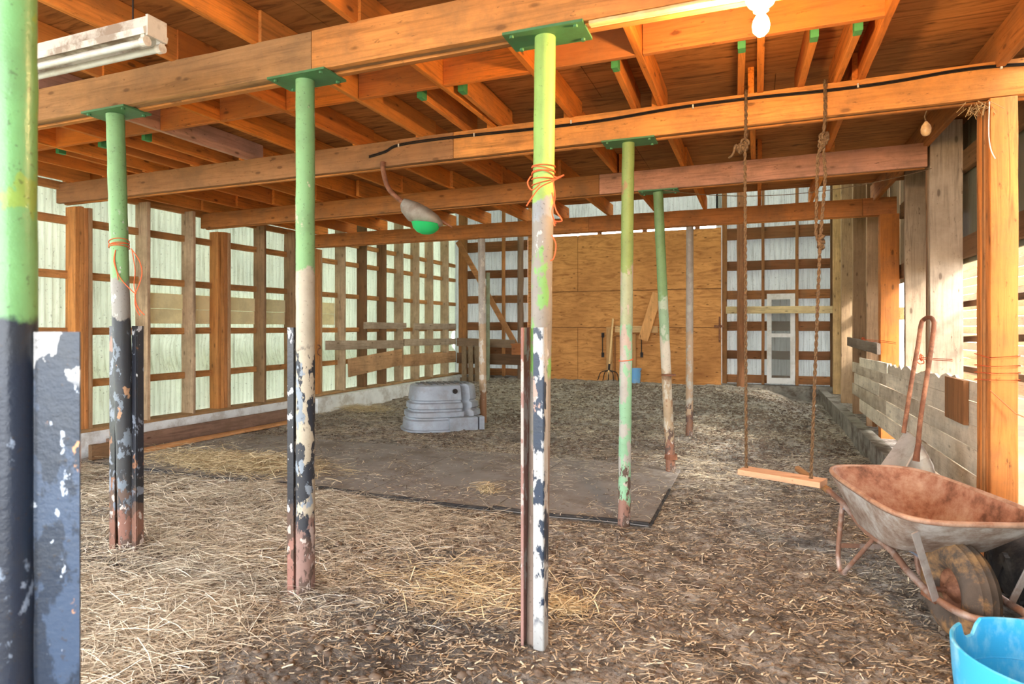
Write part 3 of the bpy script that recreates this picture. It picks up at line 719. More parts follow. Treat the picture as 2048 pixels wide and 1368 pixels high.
for k, (z, h_, col, lb) in enumerate([(2.84, .17, (134,98,64), 'upper'), (2.12, .17, (124,88,58), 'lower')]):
    m = MB(); m.bar((1.62, 4.6, z), (1.62, 8.7, z), .05, h_, seg=10, wob=.004)
    tag(m.build('wall_girt', wood(col, 'y', .5), loc=(1.62, 4.6, z-.08), smooth=40), 'brown horizontal girt on the right wall between the posts, '+lb, 'girt', 'girts of the right wall')
m = MB(); m.bar((1.62, 8.7, 1.62), (1.62, 14.2, 1.62), .045, .15, seg=10, wob=.004)
tag(m.build('wall_girt', wood((190,140,90), 'y', .4), loc=(1.62, 8.7, 1.55), smooth=40), 'orange girt joining the far posts of the right wall at eye height', 'girt')

def wpost(Y, x0, x1, dp, zt, cols, lb, z0=0, side=None, n=3):
    o = empty('wall_post', ((x0+x1)/2, Y, z0), lb, 'post', None)
    w_ = dp/n
    for j in range(n):
        m = MB(); e = random.uniform(-.006, .006) if j else 0
        m.bar(((x0+x1)/2+e, Y+w_*(j+.5), z0), ((x0+x1)/2+e, Y+w_*(j+.5), zt-(0 if j == 0 else .004*j)), x1-x0, w_-.003, up=(0,1,0), seg=12, wob=.002)
        m.build('post_plank', wood(cols[j % len(cols)], 'z', .4, .7), o, smooth=40)
    return o
wpost(4.47, 1.285, 1.42, .26, 2.805, [(206,128,64), (200,128,70), (180,124,76)], 'big orange post at the right edge of the view, carrying the second beam', n=5)
wpost(6.22, 1.365, 1.60, .16, 3.19, [(186,164,140), (170,140,110), (160,120,86)], 'wide pale grey post at the right end of the pinkish third beam')
wpost(7.35, 1.40, 1.60, .10, 3.19, [(170,146,120), (150,120,94)], 'greyish post between the third and farthest beams on the right wall', n=2)
wpost(8.58, 1.38, 1.575, .2, 2.805, [(200,120,56), (190,120,62)], 'orange post under the right end of the farthest beam')
wpost(9.6, 1.38, 1.62, .08, 5.3, [(176,142,108)], 'first wall post behind the farthest beam on the right wall', n=1)
wpost(10.9, 1.38, 1.62, .08, 5.3, [(160,128,96)], 'second wall post behind the farthest beam on the right wall', n=1)
wpost(12.35, 1.38, 1.62, .08, 5.3, [(176,146,112)], 'third wall post behind the farthest beam on the right wall', n=1)
wpost(14.0, 1.42, 1.62, .1, 5.3, [(200,166,116)], 'pale post in the far right corner of the barn', n=1)
# nailed scrap on post C
# curb right
m = MB()
m.box(1.16, 1.30, 4.9, 14.1, -.3, .20)
struct(m.build('baseboard_right', M_concd))
m = MB(); m.box(1.30, 1.75, 4.9, 14.1, -.3, .12); struct(m.build('trim_2', M_floor))

# partition of whitewashed boards
o = empty('board_partition', (1.34, 4.8, .35), 'low partition of dirty whitewashed horizontal boards along the right wall', 'partition')
M_pb = [wood((216,202,180), 'y', .5, .5, .25), wood((200,184,162), 'y', .6, .5, .25), wood((224,212,190), 'y', .5, .5, .25)]
rowz = [(.30, .47), (.478, .64), (.648, .80), (.808, .955)]
for r_, (za, zb) in enumerate(rowz):
    cuts = [4.80, 6.5+.3*(r_ % 2), 8.4-.4*(r_ % 2), 10.4-(.5 if r_ == 0 else 0)+.2*(r_ % 2)]
    for a, b in zip(cuts[:-1], cuts[1:]):
        m = MB(); m.bar((1.345, a+.004, (za+zb)/2-.012*(a-4.8)/4), (1.345, b-.004, (za+zb)/2-.012*(b-4.8)/4), .022, zb-za, seg=4, wob=.002)
        m.build('board', random.choice(M_pb), o, smooth=40)
# jagged top board
top = []; y = 4.8
while y < 7.9:
    top.append((y, (1.10-.02*(y-4.8)+random.uniform(-.035, .03)) if y > 5.25 else 1.09)); y += random.uniform(.05, .14)
ptsj = [Vector((1.335, 4.8, .963))]+[Vector((1.335, a, b)) for a, b in top]+[Vector((1.335, 7.9, 1.0)), Vector((1.335, 7.9, .945))]
m = MB(); m.poly(ptsj, .022, (1, 0, 0)); m.build('broken_top_board', M_pb[0], o)
m = MB(); m.bar((1.345, 7.92, .995), (1.345, 9.9, .97), .022, .12, seg=3, wob=.002); m.build('board', M_pb[2], o)
m = MB(); m.bar((1.315, 5.05, .94), (1.315, 5.5, .94), .03, .30); m.build('patch_board', wood((140,96,60), 'z', .4), o)
m = MB(); m.bar((1.38, 4.86, .3), (1.38, 4.86, 1.0), .04, .06, up=(0,1,0)); m.bar((1.38, 7.0, .2), (1.38, 7.0, 1.0), .05, .05, up=(0,1,0)); m.bar((1.38, 9.0, .2), (1.38, 9.0, .95), .05, .05, up=(0,1,0)); m.build('batten', wood(BROWN, 'z'), o)
# rail on right wall (grey short board)
A = at_X(1697, 683, 1.30); B = at_X(1758, 698, 1.33)
plank('rail_board', A, B, .13, .04, wood((120,106,94), 'y', .5), 'short grey rail board across the far posts of the right wall', 'board')

# slats in the opening and things outside
for k, (x0_, y0_, x1_, y1_) in enumerate([(1904, 612, 1962, 600), (1902, 677, 1958, 668), (1902, 732, 1955, 737)]):
    A = at_X(x0_, y0_, 1.72); B = at_X(x1_, y1_, 1.72)
    A = Vector((1.72, 4.6, B.z)); Bq = Vector((1.72, 6.7, at_X(x0_, y0_, 1.72).z))
    plank('slat', A, Bq, .05, .03, wood((120,88,66), 'y', .4), 'thin wooden slat across the opening beside the big right post, '+('top', 'middle', 'bottom')[k], 'slat', 'slats in the right wall opening')
# outdoor shed wall of planks
o = empty('plank_shed', (5.2, 14, 0), 'weathered shed wall of horizontal planks outside the right wall opening', 'shed')
for k in range(16):
    m = MB(); m.bar((5.2, 7.5, .12+k*.21), (5.2, 22, .12+k*.21), .03, .2, seg=10, wob=.006); m.build('plank', wood([(160,114,70), (142,102,68), (176,128,80)][k % 3], 'y', .5), o, smooth=40)
for y in (9, 12, 15, 18):
    m = MB(); m.bar((5.1, y, 0), (5.1, y, 3.5), .12, .12, up=(0,1,0)); m.build('shed_post', wood((196,150,96), 'z'), o)
m = MB(); m.box(5.0, 9, 7.4, 22, 3.4, 3.46); m.build('roof', M_sidB, o)
# outdoor fence rails right of the big post
for k, z in enumerate((.25, .55, 1.0, 1.5)):
    plank('fence_rail', (2.6, 2.6, z+.03*(-1)**k), (2.9, 7.6, z), .12, .03, wood([(206,150,96), (190,146,104), (150,70,56), (186,180,170)][k], 'y', .4), 'outdoor fence rail seen past the big right post, %s from the ground' % ORD[k+1], 'rail', 'fence rails outside')
for y in (3.2, 5.4, 7.4):
    m = MB(); m.bar((2.72+.02*y, y, -.1), (2.72+.02*y, y, 1.75), .1, .1, up=(0,1,0)); tag(m.build('fence_post', wood((150,126,100), 'z'), loc=(2.72+.02*y, y, -.1)), 'wooden fence post outside, %s from the camera' % ORD[int((y-1)//2)+0 or 1], 'post')

# ------------------------------------------------------------------ rubber mats
M_mat = simple('dusty_rubber_mat', (148,142,136), .25, 3, (112,98,84), .6, .9, .2, 0, .3)
xs = np.linspace(-6.9, -.72, 6)
for k in range(5):
    a, b = xs[k]+.006, xs[k+1]-.006; y0, y1 = 4.56+random.uniform(-.03, .04), 6.55+random.uniform(-.03, .1)
    m = MB(); n = 18
    vs = []
    nx_, ny_ = 10, 16
    for j in range(ny_+1):
        for i_ in range(nx_+1):
            x = a+(b-a)*i_/nx_; y = y0+(y1-y0)*j/ny_+.012*math.sin(3*x+k)
            edge = 1 if (j == 0) else 0
            vs.append((x, y, .012+.012*edge*(abs(math.sin(2.7*x+k)))+.004*math.sin(2*x)*math.cos(3*y)))
    fs = [(j*(nx_+1)+i_, j*(nx_+1)+i_+1, (j+1)*(nx_+1)+i_+1, (j+1)*(nx_+1)+i_) for j in range(ny_) for i_ in range(nx_)]
    nv = len(vs); vs2 = [(p[0], p[1], p[2]-.02) for p in vs]; m.add(vs+vs2, fs+[tuple(q+nv for q in f)[::-1] for f in fs])
    bd = [i_ for i_ in range(nx_+1)]+[(j)*(nx_+1)+nx_ for j in range(1, ny_+1)]+[ny_*(nx_+1)+i_ for i_ in range(nx_-1, -1, -1)]+[j*(nx_+1) for j in range(ny_-1, 0, -1)]
    m.f += [(bd[q], bd[(q+1) % len(bd)], bd[(q+1) % len(bd)]+nv, bd[q]+nv) for q in range(len(bd))]
    mo = m.build('rubber_mat', M_mat, loc=(a, y0, 0), smooth=40); mo['_o'] = (a, y0, 0)
    e = MB(); e.tube([(a+(b-a)*t, y0+.012*math.sin(3*(a+(b-a)*t)+k)-.004, .014+.010*abs(math.sin(2.7*(a+(b-a)*t)+k))) for t in np.linspace(0, 1, 12)], .013, 8)
    if k == 4: e.tube([(b+.004, y0+(y1-y0)*t, .012) for t in np.linspace(0, .55, 8)], .012, 8)
    e.build('torn_edge', M_black, mo, smooth=60)
    tag(mo, 'dusty black rubber stall mat on the floor, %s from the left' % ORD[k+1], 'mat', 'rubber stall mats')

# ------------------------------------------------------------------ stock tank, upside down
def sring(a, b, z, n=144, p=3.0, mod=None):
    R = []
    for k in range(n):
        t = 2*pi*k/n; c_, s_ = cos(t), sin(t)
        x = a*abs(c_)**(2/p)*(1 if c_ > 0 else -1); y = b*abs(s_)**(2/p)*(1 if s_ > 0 else -1)
        f = mod(t, z) if mod else 1
        R.append(Vector((x*f, y*f, z)))
    return R
q = at_z(884, 860, 0)
TK = (q.x-.10, q.y+.20, hz(q.x, q.y))
o = empty('stock_tank', TK, 'grey ribbed plastic stock tank turned upside down on the floor', 'stock tank', rot=(0, 0, TH+.34), world=False)
M_tank = simple('grey_plastic', (150,158,168), .22, 7, (112,104,96), .4, .5, .45, 0, .15)
def rec(t, z):
    d = (t-radians(296)); 
    if z > .2 and abs(d) < .15: return .70+.10*max(0, (.42-z)/.2)
    return 1
prof = [(.575,.43,0),(.59,.445,.01),(.59,.445,.03),(.56,.42,.04),(.555,.415,.16),(.525,.385,.175),(.52,.38,.195),(.54,.40,.21),(.535,.395,.27),(.49,.36,.285),(.485,.355,.305),(.51,.378,.325),(.505,.372,.39),(.465,.34,.405),(.46,.335,.425),(.48,.35,.44),(.46,.335,.60),(.45,.325,.63),(.42,.30,.645)]
m = MB(); m.rings([sring(a, b, z, mod=rec) for a, b, z in prof]); m.build('tank_shell', M_tank, o, smooth=35)
m = MB()
for i_ in range(-4, 5):
    for j in range(-2, 3):
        if abs(i_)/4.6+abs(j)/3.6 < 1.35: m.box(i_*.085-.028, i_*.085+.028, j*.095-.035, j*.095+.035, .64, .66, Matrix.Rotation(.0, 4, 'Z'))
m.build('tread_pattern', simple('dark_grey_plastic', (104,108,112), .2, 9, (130,110,86), .5, .7), o)
m = MB(); m.box(.0, .40, -.468, -.33, .02, .20); m.box(.425, .50, -.455, -.30, .02, .20); m.build('front_panel', M_tank, o)
m = MB(); m.lathe([(.035, 0), (.035, .02), (.02, .02), (.018, .035)], Matrix.Translation((.1, -.345, .56)) @ Matrix.Rotation(pi/2, 4, 'X'), 20); m.build('drain_plug', M_cable, o)
m = MB()
for zz, hh in ((.115, .045), (.06, .03)):
    pass
for k in range(9): m.box(.07+k*.03, .088+k*.03, -.471, -.468, .10, .13)
m.build('embossed_lettering', M_tank, o)

# ------------------------------------------------------------------ light fixtures
# bare bulb under the nearest beam
q = at_Y(1522, -8, 2.76); o = empty('bare_bulb_lamp', (q.x, 2.76, 2.81), 'lit bare bulb in a white porcelain holder under the nearest beam', 'lamp')
Mb = Matrix.Translation((q.x, 2.76, 2.81))
m = MB(); m.lathe([(.062, 0), (.062, -.012), (.05, -.035), (.032, -.05), (.03, -.062), (.0, -.062)], Mb, 28, capb=False); m.build('lamp_holder', simple('porcelain', (236,232,222), .05, 6, None, 0, .3, .5), o, smooth=40)
m = MB(); m.lathe([(.014, -.062), (.016, -.075), (.03, -.10), (.034, -.122), (.03, -.145), (.015, -.162), (.001, -.166)], Mb, 28)
m.build('bulb', simple('lit_bulb', (255,240,200), 0, 4, None, 0, .3, .3, 0, 0, ((255,214,140), 60)), o, smooth=60)
pl = add_light('bulb_light', 'POINT', (q.x, 2.76, 2.61), 55, (1.0, .60, .26), shadow_soft_size=.05)
# cable strip under the beam
a = at_Y(1180, 60, 2.72).x
m = MB(); m.bar((a, 2.71, 2.80), (q.x-.07, 2.71, 2.80), .03, .014, seg=12, wob=.001); m.tube([(a, 2.74, 2.80), (q.x-.06, 2.74, 2.80)], .006, 6)
tag(m.build('cable_run', simple('cream_cable', (226,196,140), .1, 9, (190,140,80), .4, .6), loc=(a, 2.71, 2.79), smooth=60), 'pale flat cable running under the nearest beam to the bare bulb', 'cable')
# straw wisp at plate
# fluorescent fixture
FX1 = -2.60; o = empty('fluorescent_fixture', (FX1-.6, 2.1, 2.8), 'dirty white fluorescent tube fixture hanging at the top left', 'light fixture', rot=(0, 0, 0))
z = 2.77
m = MB()
prof = [(-.06, .022), (-.066, .05), (-.042, .066), (-.042, .11), (.042, .11), (.042, .066), (.066, .05), (.06, .022), (.03, .034), (.0, .028), (-.03, .034)]
vs = [Vector((x, 2.1+a, z+b)) for x in (FX1, FX1-1.25) for a, b in prof]; n = len(prof)
m.add(vs, [(k, (k+1) % n, n+(k+1) % n, n+k) for k in range(n)]+[tuple(range(n)), tuple(range(n, 2*n))[::-1]])
M_fx = simple('dusty_white_metal', (214,206,194), .15, 7, (120,92,66), .75, .5, .4)
m.build('housing', M_fx, o)
m = MB(); m.box(FX1-.004, FX1+.010, 2.05, 2.15, z+.018, z+.113); m.build('end_cap', M_fx, o)
for sy in (-.04, .04):
    m = MB(); m.box(FX1-.032, FX1-.008, 2.1+sy-.013, 2.1+sy+.013, z-.012, z+.045); m.lathe([(.022, 0), (.022, .03)], Matrix.Translation((FX1-.035, 2.1+sy, z-.006)) @ Matrix.Rotation(pi/2, 4, 'Y'), 14); m.build('lamp_socket', M_fx, o)
    m = MB(); m.tube([(FX1-.04, 2.1+sy, z-.006), (FX1-1.2, 2.1+sy, z-.006)], .016, 14); m.build('tube_lamp', simple('unlit_tube', (206,206,200), .1, 9, (170,150,130), .4, .3, .5) if sy < 0 else bpy.data.materials['unlit_tube'], o, smooth=60)
m = MB(); m.tube([(FX1-.15, 2.1, z+.105), (FX1-.15, 2.1, 3.2)], .004, 6); m.tube([(FX1-1.1, 2.1, z+.105), (FX1-1.1, 2.1, 3.2)], .004, 6); m.build('hanger_wire', M_cable, o)

# gooseneck yard lamp under the second beam
Dg = 5.25
a0 = at_D(766, 338, Dg); a1 = at_D(776, 375, Dg); a2 = at_D(800, 400, Dg); a3 = at_D(815, 408, Dg)
o = empty('yard_lamp', a0, 'yard lamp with a rusty curved arm and green glass bowl under the second beam', 'lamp')
m = MB(); m.tube(curve_pts([a0+Vector((0, 0, .06)), a0, a1, a2, a3], 6), .021, 14); m.build('curved_arm', M_rust, o, smooth=60)
ax = (at_D(884, 450, Dg)-at_D(808, 404, Dg)).normalized(); L = (at_D(890, 452, Dg)-at_D(806, 403, Dg)).length
upv = (Vector((0, 0, 1))-ax*ax.z).normalized(); sdv = ax.cross(upv)
c0 = at_D(806, 403, Dg)
def lring(t, wy, top_, bot):   # along axis distance t, half width wy, height above / below the axis
    c_ = c0+ax*t; R = []
    for k in range(20):
        an = 2*pi*k/20; s_ = sin(an)
        R.append(c_+sdv*cos(an)*wy+upv*(s_*(top_ if s_ > 0 else bot)))
    return R
m = MB(); m.rings([lring(0, .03, .03, .045), lring(.03, .045, .04, .08), lring(.12, .10, .06, .115), lring(.22, .115, .065, .10), lring(.31, .10, .055, .07), lring(.37, .05, .03, .03), lring(.385, .01, .01, .01)])
m.build('lamp_head', simple('weathered_metal', (150,142,130), .3, 9, (110,84,66), .5, .6, .3, .3), o, smooth=50)
gc = at_D(852, 446, Dg); Mg = Matrix.Translation(gc); m = MB()
vx = Vector((CT, ST, 0)); 
m.lathe([(.118, .0), (.122, -.008), (.118, -.012), (.105, -.05), (.07, -.08), (.03, -.094), (.001, -.097)], Mg @ Matrix.Rotation(radians(6), 4, 'Y'), 32)
N = NT('green_glass'); N.color(s2l((60,226,140))); N.rough(.15, .6); N.b.inputs['Transmission Weight'].default_value = .25; N.b.inputs['Emission Color'].default_value = (.0, .0, .0, 1)
tr = N.n('ShaderNodeBsdfTranslucent'); tr.inputs[0].default_value = (*s2l((70,250,160)), 1); mx = N.n('ShaderNodeMixShader'); mx.inputs[0].default_value = .4; N.l(N.b.outputs[0], mx.inputs[1]); N.l(tr.outputs[0], mx.inputs[2]); N.l(mx.outputs[0], N.out.inputs[0])
m.build('glass_bowl', N.m, o, smooth=60)
tip = at_D(892, 447, Dg); m = MB(); m.tube([tip-ax*.04, tip+ax*.06], [.012, .006], 8); m.build('latch_tip', M_rust, o)

# small hanging bulb near right
q = at_Y(1852, 258, 4.62); o = empty('hanging_ornament', q, 'small pale egg-shaped bulb hanging on a string under the second beam', 'hanging bulb')
Mb = Matrix.Translation((q.x, 4.62, q.z)); m = MB(); m.lathe([(.001, -.045), (.018, -.04), (.028, -.022), (.030, 0), (.024, .022), (.012, .04), (.006, .048)], Mb, 20); m.build('glass_egg', simple('dusty_glass', (214,176,126), .2, 20, (150,110,70), .5, .4, .4), o, smooth=60)
m = MB(); m.tube([(q.x, 4.62, q.z+.045), (q.x-.008, 4.62, q.z+.08), (q.x, 4.6, 2.812)], .004, 6); m.build('string', M_rope, o)

# ------------------------------------------------------------------ swing
def rope(pts, r=.010, turns=70, seg=8, strands=2):
    """twisted rope"""
    m = MB(); P = [Vector(p) for p in pts]
    ls = [0]
    for a, b in zip(P[:-1], P[1:]): ls.append(ls[-1]+(b-a).length)
    Ltot = ls[-1]; n = max(int(Ltot/.012), 8)
    for s_ in range(strands):
        Q = []
        for i in range(n+1):
            d = Ltot*i/n; j = min(max(np.searchsorted(ls, d)-1, 0), len(P)-2); t = (d-ls[j])/max(ls[j+1]-ls[j], 1e-6)
            p = P[j].lerp(P[j+1], t); tn = (P[j+1]-P[j]).normalized(); u = tn.orthogonal().normalized(); v_ = tn.cross(u)
            an = d*turns+s_*2*pi/strands; Q.append(p+(u*cos(an)+v_*sin(an))*r*.55)
        m.tube(Q, r*.62, 6)
    return m
def knot(m, c, r, n=3, rr=.008):
    for k in range(n):
        ax_ = Vector((random.uniform(-1, 1), random.uniform(-1, 1), random.uniform(-.6, .6))).normalized(); u = ax_.orthogonal().normalized(); v_ = ax_.cross(u)
        cc = Vector(c)+Vector((random.uniform(-.01, .01), random.uniform(-.01, .01), random.uniform(-r, r)*.8))
        m.tube([cc+(u*cos(t)+v_*sin(t))*r*random.uniform(.8, 1.1) for t in np.linspace(0, 2*pi, 12)[:-1]], rr, 6, closed=True)
    return m
SYF = 4.44
L0 = at_Y(1492, 935, 4.36); R0 = at_Y(1623, 952, 4.20); seat_l = at_Y(1478, 934, 4.36); seat_r = at_Y(1642, 964, 4.17)
ctr = (seat_l+seat_r)/2; 
o = empty('rope_swing', ctr, 'wooden swing seat hanging on two long ropes from the second beam', 'swing')
m = MB(); sl, sr = seat_l.copy(), seat_r.copy(); zz = .505; sl.z = sr.z = zz
dv = (sr-sl).normalized(); pv = Vector((-dv.y, dv.x, 0))
m.bar(sl+pv*.05, sr+pv*.05, .14, .036, seg=4, wob=.0008); m.build('seat', wood((220,172,134), 'x', .12, .3, .25), o, smooth=40)
Lt = at_Y(1492, 188, SYF); Rt = at_Y(1650, 172, SYF)
lk = at_Y(1490, 290, SYF); rk = at_Y(1646, 285, SYF); lowk = at_Y(1640, 488, 4.36)
lb_ = Vector((L0.x, L0.y+.06, zz)); rb_ = Vector((R0.x, R0.y+.05, zz))
bk = 4.60
m = rope([Vector((Lt.x, bk, 3.03)), Vector((Lt.x, SYF, 3.03)), Vector((Lt.x, SYF, 2.80)), lk, lb_], .010)
m.tube([Vector((Lt.x, bk, 3.03)), Vector((Lt.x, bk+.03, 2.80)), Vector((Lt.x+.01, 4.52, 2.78)), lk], .009, 6)
knot(m, lk, .022, 5); knot(m, at_Y(1482, 300, SYF), .025, 4)
m.tube(curve_pts([at_Y(1482, 298, SYF), at_Y(1472, 290, SYF-.03), at_Y(1466, 308, SYF-.02), at_Y(1458, 316, SYF)]), .008, 6)
m.tube([lb_+Vector((0, 0, .02)), lb_-Vector((0, 0, .03))], .014, 8); m.build('left_rope', M_rope, o, smooth=60)
m = rope([Vector((Rt.x, bk, 3.03)), Vector((Rt.x, SYF, 3.03)), Vector((Rt.x, SYF, 2.80)), rk, at_Y(1651, 350, 4.42), lowk, rb_], .010)
m2_ = rope([rk, at_Y(1636, 310, 4.42), at_Y(1634, 360, 4.42), at_Y(1632, 470, 4.37), lowk], .010); m.add(m2_.v, m2_.f)
knot(m, rk, .024, 5); knot(m, at_Y(1648, 270, SYF), .02, 4); knot(m, lowk, .02, 6); knot(m, at_Y(1641, 480, 4.36), .02, 4)
m.tube([rb_+Vector((0, 0, .02)), rb_-Vector((0, 0, .03))], .014, 8); m.build('right_rope', M_rope, o, smooth=60)

# ------------------------------------------------------------------ twine
def twine(c, r, z0, z1, n, lb, tails=(), loops=(), name='baler_twine'):
    o = MB()
    for k in range(n):
        zc = z0+(z1-z0)*k/max(n-1, 1); tl = random.uniform(-.02, .02); ph = random.uniform(0, 6)
        o.tube([(c[0]+(r+.004)*cos(t), c[1]+(r+.004)*sin(t), zc+tl*sin(t+ph)) for t in np.linspace(0, 2*pi, 28)[:-1]], .0028, 5, closed=True)
    for T in tails: o.tube(curve_pts(T, 6), .0032, 5)
    return tag(o.build(name, M_twine, loc=(c[0], c[1], z0), smooth=60), lb, 'twine')
def dpts(L, D): return [at_D(x, y, D) for x, y in L]
Dc2 = 2.80
c2 = lambda z: (at_z(1086, 68, 2.8).x+(pb2.x-.012-at_z(1086, 68, 2.8).x)*(1-z/2.8), 2.735-.0)
zt_ = at_D(1085, 345, 2.85).z
pcx = pb2.x-.012+(at_z(1086, 68, 2.8).x-pb2.x+.012)*(zt_/2.81); pcy = pb2.y+.03+(2.765-pb2.y-.03)*(zt_/2.81)
twine((pcx, pcy), .05, at_D(1085, 360, 2.85).z, at_D(1085, 328, 2.85).z, 6, 'orange twine wrapped around the top of the middle column with loose ends',
      [dpts([(1106,352),(1115,355),(1128,350),(1106,362),(1080,375),(1062,398),(1053,412)], 2.77), dpts([(1106,360),(1110,395),(1104,425),(1112,448)], 2.77), dpts([(1104,385),(1112,420),(1124,441),(1108,444),(1110,452)], 2.76),
       dpts([(1062,352),(1055,366),(1064,380),(1080,368)], 2.77), dpts([(1104,470),(1112,490),(1108,515),(1101,522)], 2.79)])
Dl = 3.98; zt_ = at_D(247, 490, 4.03).z; lx = pb.x+(at_z(240, 232, 2.8).x-pb.x)*(zt_/2.81); ly = pb.y+(2.77-pb.y)*(zt_/2.81)
twine((lx, ly), .053, at_D(245, 497, 4.03).z, at_D(245, 486, 4.03).z, 4, 'orange twine looped around the left green column and hanging down',
      [dpts([(262,497),(278,520),(284,545),(278,570),(270,588)], Dl-.04), dpts([(264,500),(270,540),(268,570),(272,588)], Dl-.04), dpts([(230,505),(228,525),(240,555),(262,580),(272,588)], Dl-.04),
       dpts([(270,588),(272,605),(278,618),(289,630)], Dl-.04), dpts([(270,588),(270,608),(274,622),(280,631)], Dl-.04), dpts([(231,500),(229,520),(234,545),(236,560)], Dl-.04)])
zt_ = at_D(1250, 720, 4.6).z; twine((pb3.x+(at_z(1256, 285, 2.8).x-pb3.x)*(zt_/2.81), pb3.y+(4.57-pb3.y)*(zt_/2.81)), .046, zt_-.004, zt_+.004, 2, 'thin orange twine ring around the mint green column')
# twine around big right post and between
m = MB()
for z in (1.14, 1.18, 1.22, 1.27):
    e = random.uniform(-.02, .02)
    m.tube([(1.278, 4.463, z), (1.427, 4.463, z+.01+e*.4), (1.427, 4.737, z-e), (1.278, 4.737, z+e), ], .003, 5, closed=True)
m.tube([(1.45, 4.46, 1.2), (1.8, 4.2, 1.23), (2.6, 3.4, 1.2)], .003, 5); m.tube([(1.28, 4.46, 1.08), (1.40, 4.45, .95), (1.9, 4.1, .7)], .003, 5)
tag(m.build('baler_twine', M_twine, loc=(1.36, 4.46, 1.14), smooth=60), 'orange twine wound around the big right post at chest height', 'twine')
for k, (L, X_, lb) in enumerate([([(1726,682),(1760,684),(1792,688)], 1.36, 'orange twine tied across the far posts of the right wall'), ([(1842,718),(1870,720),(1905,722)], 1.36, 'red orange twine strung across the wide pale post')]):
    m = MB(); m.tube(curve_pts([at_X(x, y, X_) for x, y in L], 5), .003, 5); m.tube(curve_pts([at_X(x, y-3, X_) for x, y in L], 5), .003, 5); knot(m, at_X(L[0][0], L[0][1], X_), .03, 3, .004)
    tag(m.build('baler_twine', M_twine, loc=at_X(L[0][0], L[0][1], X_), smooth=60), lb, 'twine')
# thin sagging wire
m = MB(); A = Vector((-.86, 6.2, 2.79)); B = Vector((1.36, 6.15, 2.78)); pts = [A.lerp(B, t)-Vector((0, 0, .22*4*t*(1-t)*.6)) for t in np.linspace(0, 1, 24)]
m.tube(pts, .0035, 5); tag(m.build('sagging_string', M_rope, loc=A, smooth=60), 'thin pale string sagging under the third beam toward the right wall', 'string')
# nest straw under beam by right post, dangling string
m = MB(); q = Vector((1.24, 4.50, 2.79))
for k in range(40): 
    a = q+Vector((random.uniform(-.08, .05), random.uniform(-.04, .04), random.uniform(-.03, .01))); b = a+Vector((random.uniform(-.07, .07), random.uniform(-.05, .05), random.uniform(-.08, .01))); m.tube([a, b], .002, 4)
tag(m.build('bird_nest', simple('dry_grass', (176,142,96), .3, 20, None, 0, .9), loc=q), 'tuft of nest straw where the second beam meets the big right post', 'nest')
m = MB(); m.tube(curve_pts([Vector((1.275, 4.455, 2.78)), Vector((1.27, 4.45, 2.6)), Vector((1.28, 4.45, 2.5)), Vector((1.30, 4.445, 2.44))]), .003, 6)
tag(m.build('white_string', M_white, loc=(1.275, 4.455, 2.44), smooth=60), 'short white string hanging down the face of the big right post', 'string')

# ------------------------------------------------------------------ wheelbarrow (local: +x toward the wheel)
hub = at_z(1925, 1287, 0)
hd = Vector((.30, -.954, 0))
BR = Vector((hub.x-.005, hub.y+.03, 0))
o = empty('wheelbarrow', (BR.x, BR.y, hz(BR.x, BR.y)), 'rusty wheelbarrow with a dented grey tray and pneumatic tyre near the big right post', 'wheelbarrow', rot=(0, 0, atan2(hd.y, hd.x)), world=False)
WR = .225
N = NT('wheelbarrow_tray'); v = N.coords(False)
tn = N.n('ShaderNodeNewGeometry')
c = N.ramp(N.noise(v, 7, 8, .7), [(.35, s2l((92,60,44))), (.5, s2l((146,102,80))), (.68, s2l((176,146,124)))])
N.color(c); N.rough(.75, .3); N.bump(N.noise(v, 30, 5, .7), .3, .004); M_trayin = N.m
N = NT('tray_outside'); v = N.coords(False)
c = N.ramp(N.noise(v, 6, 8, .75), [(.3, s2l((88,60,46))), (.46, s2l((150,132,118))), (.6, s2l((186,180,172))), (.8, s2l((206,202,194)))])
N.color(c); N.rough(.6, .3); N.bump(N.noise(v, 30, 5, .7), .3, .004); M_trayout = N.m
def tring(x0, x1, w0, w1, z0, z1, n=64, p=4.2, inset=0):
    """x0 rear, x1 front; w0/w1 half widths; z0/z1 heights"""
    R = []
    for k in range(n):
        t = 2*pi*k/n; c_, s_ = cos(t), sin(t)
        u = abs(c_)**(2/p)*(1 if c_ > 0 else -1); v_ = abs(s_)**(2/p)*(1 if s_ > 0 else -1)
        f = (u+1)/2; x = x0+(x1-x0)*f; wd = w0+(w1-w0)*f; z = z0+(z1-z0)*f
        R.append(Vector((x+(-inset*u), v_*(wd-inset), z)))
    return R
rimz0, rimz1 = .605, .585
outer = [tring(-.60, -.13, .17, .22, .33, .35), tring(-.66, -.08, .20, .25, .36, .37), tring(-.84, .16, .27, .34, .56, .54), tring(-.87, .20, .285, .355, rimz0-.01, rimz1-.01)]
inner = [tring(-.87, .20, .285, .355, rimz0+.003, rimz1+.003, inset=.022), tring(-.83, .15, .265, .335, .565, .545, inset=.012), tring(-.65, -.09, .20, .25, .372, .382, inset=.008), tring(-.60, -.13, .17, .22, .342, .362, inset=.008)]
m = MB(); m.rings(outer, True, False); tray = m.build('tray', M_trayout, o, smooth=40)
m = MB(); m.rings(inner, False, True); m.build('tray_inside', M_trayin, tray, smooth=40)
m = MB(); m.tube(tring(-.87, .20, .285, .355, rimz0, rimz1, inset=.01), .013, 10, closed=True); m.build('rolled_rim', simple('worn_rim', (176,140,116), .35, 20, (120,74,52), .6, .6, .4), tray, smooth=60)
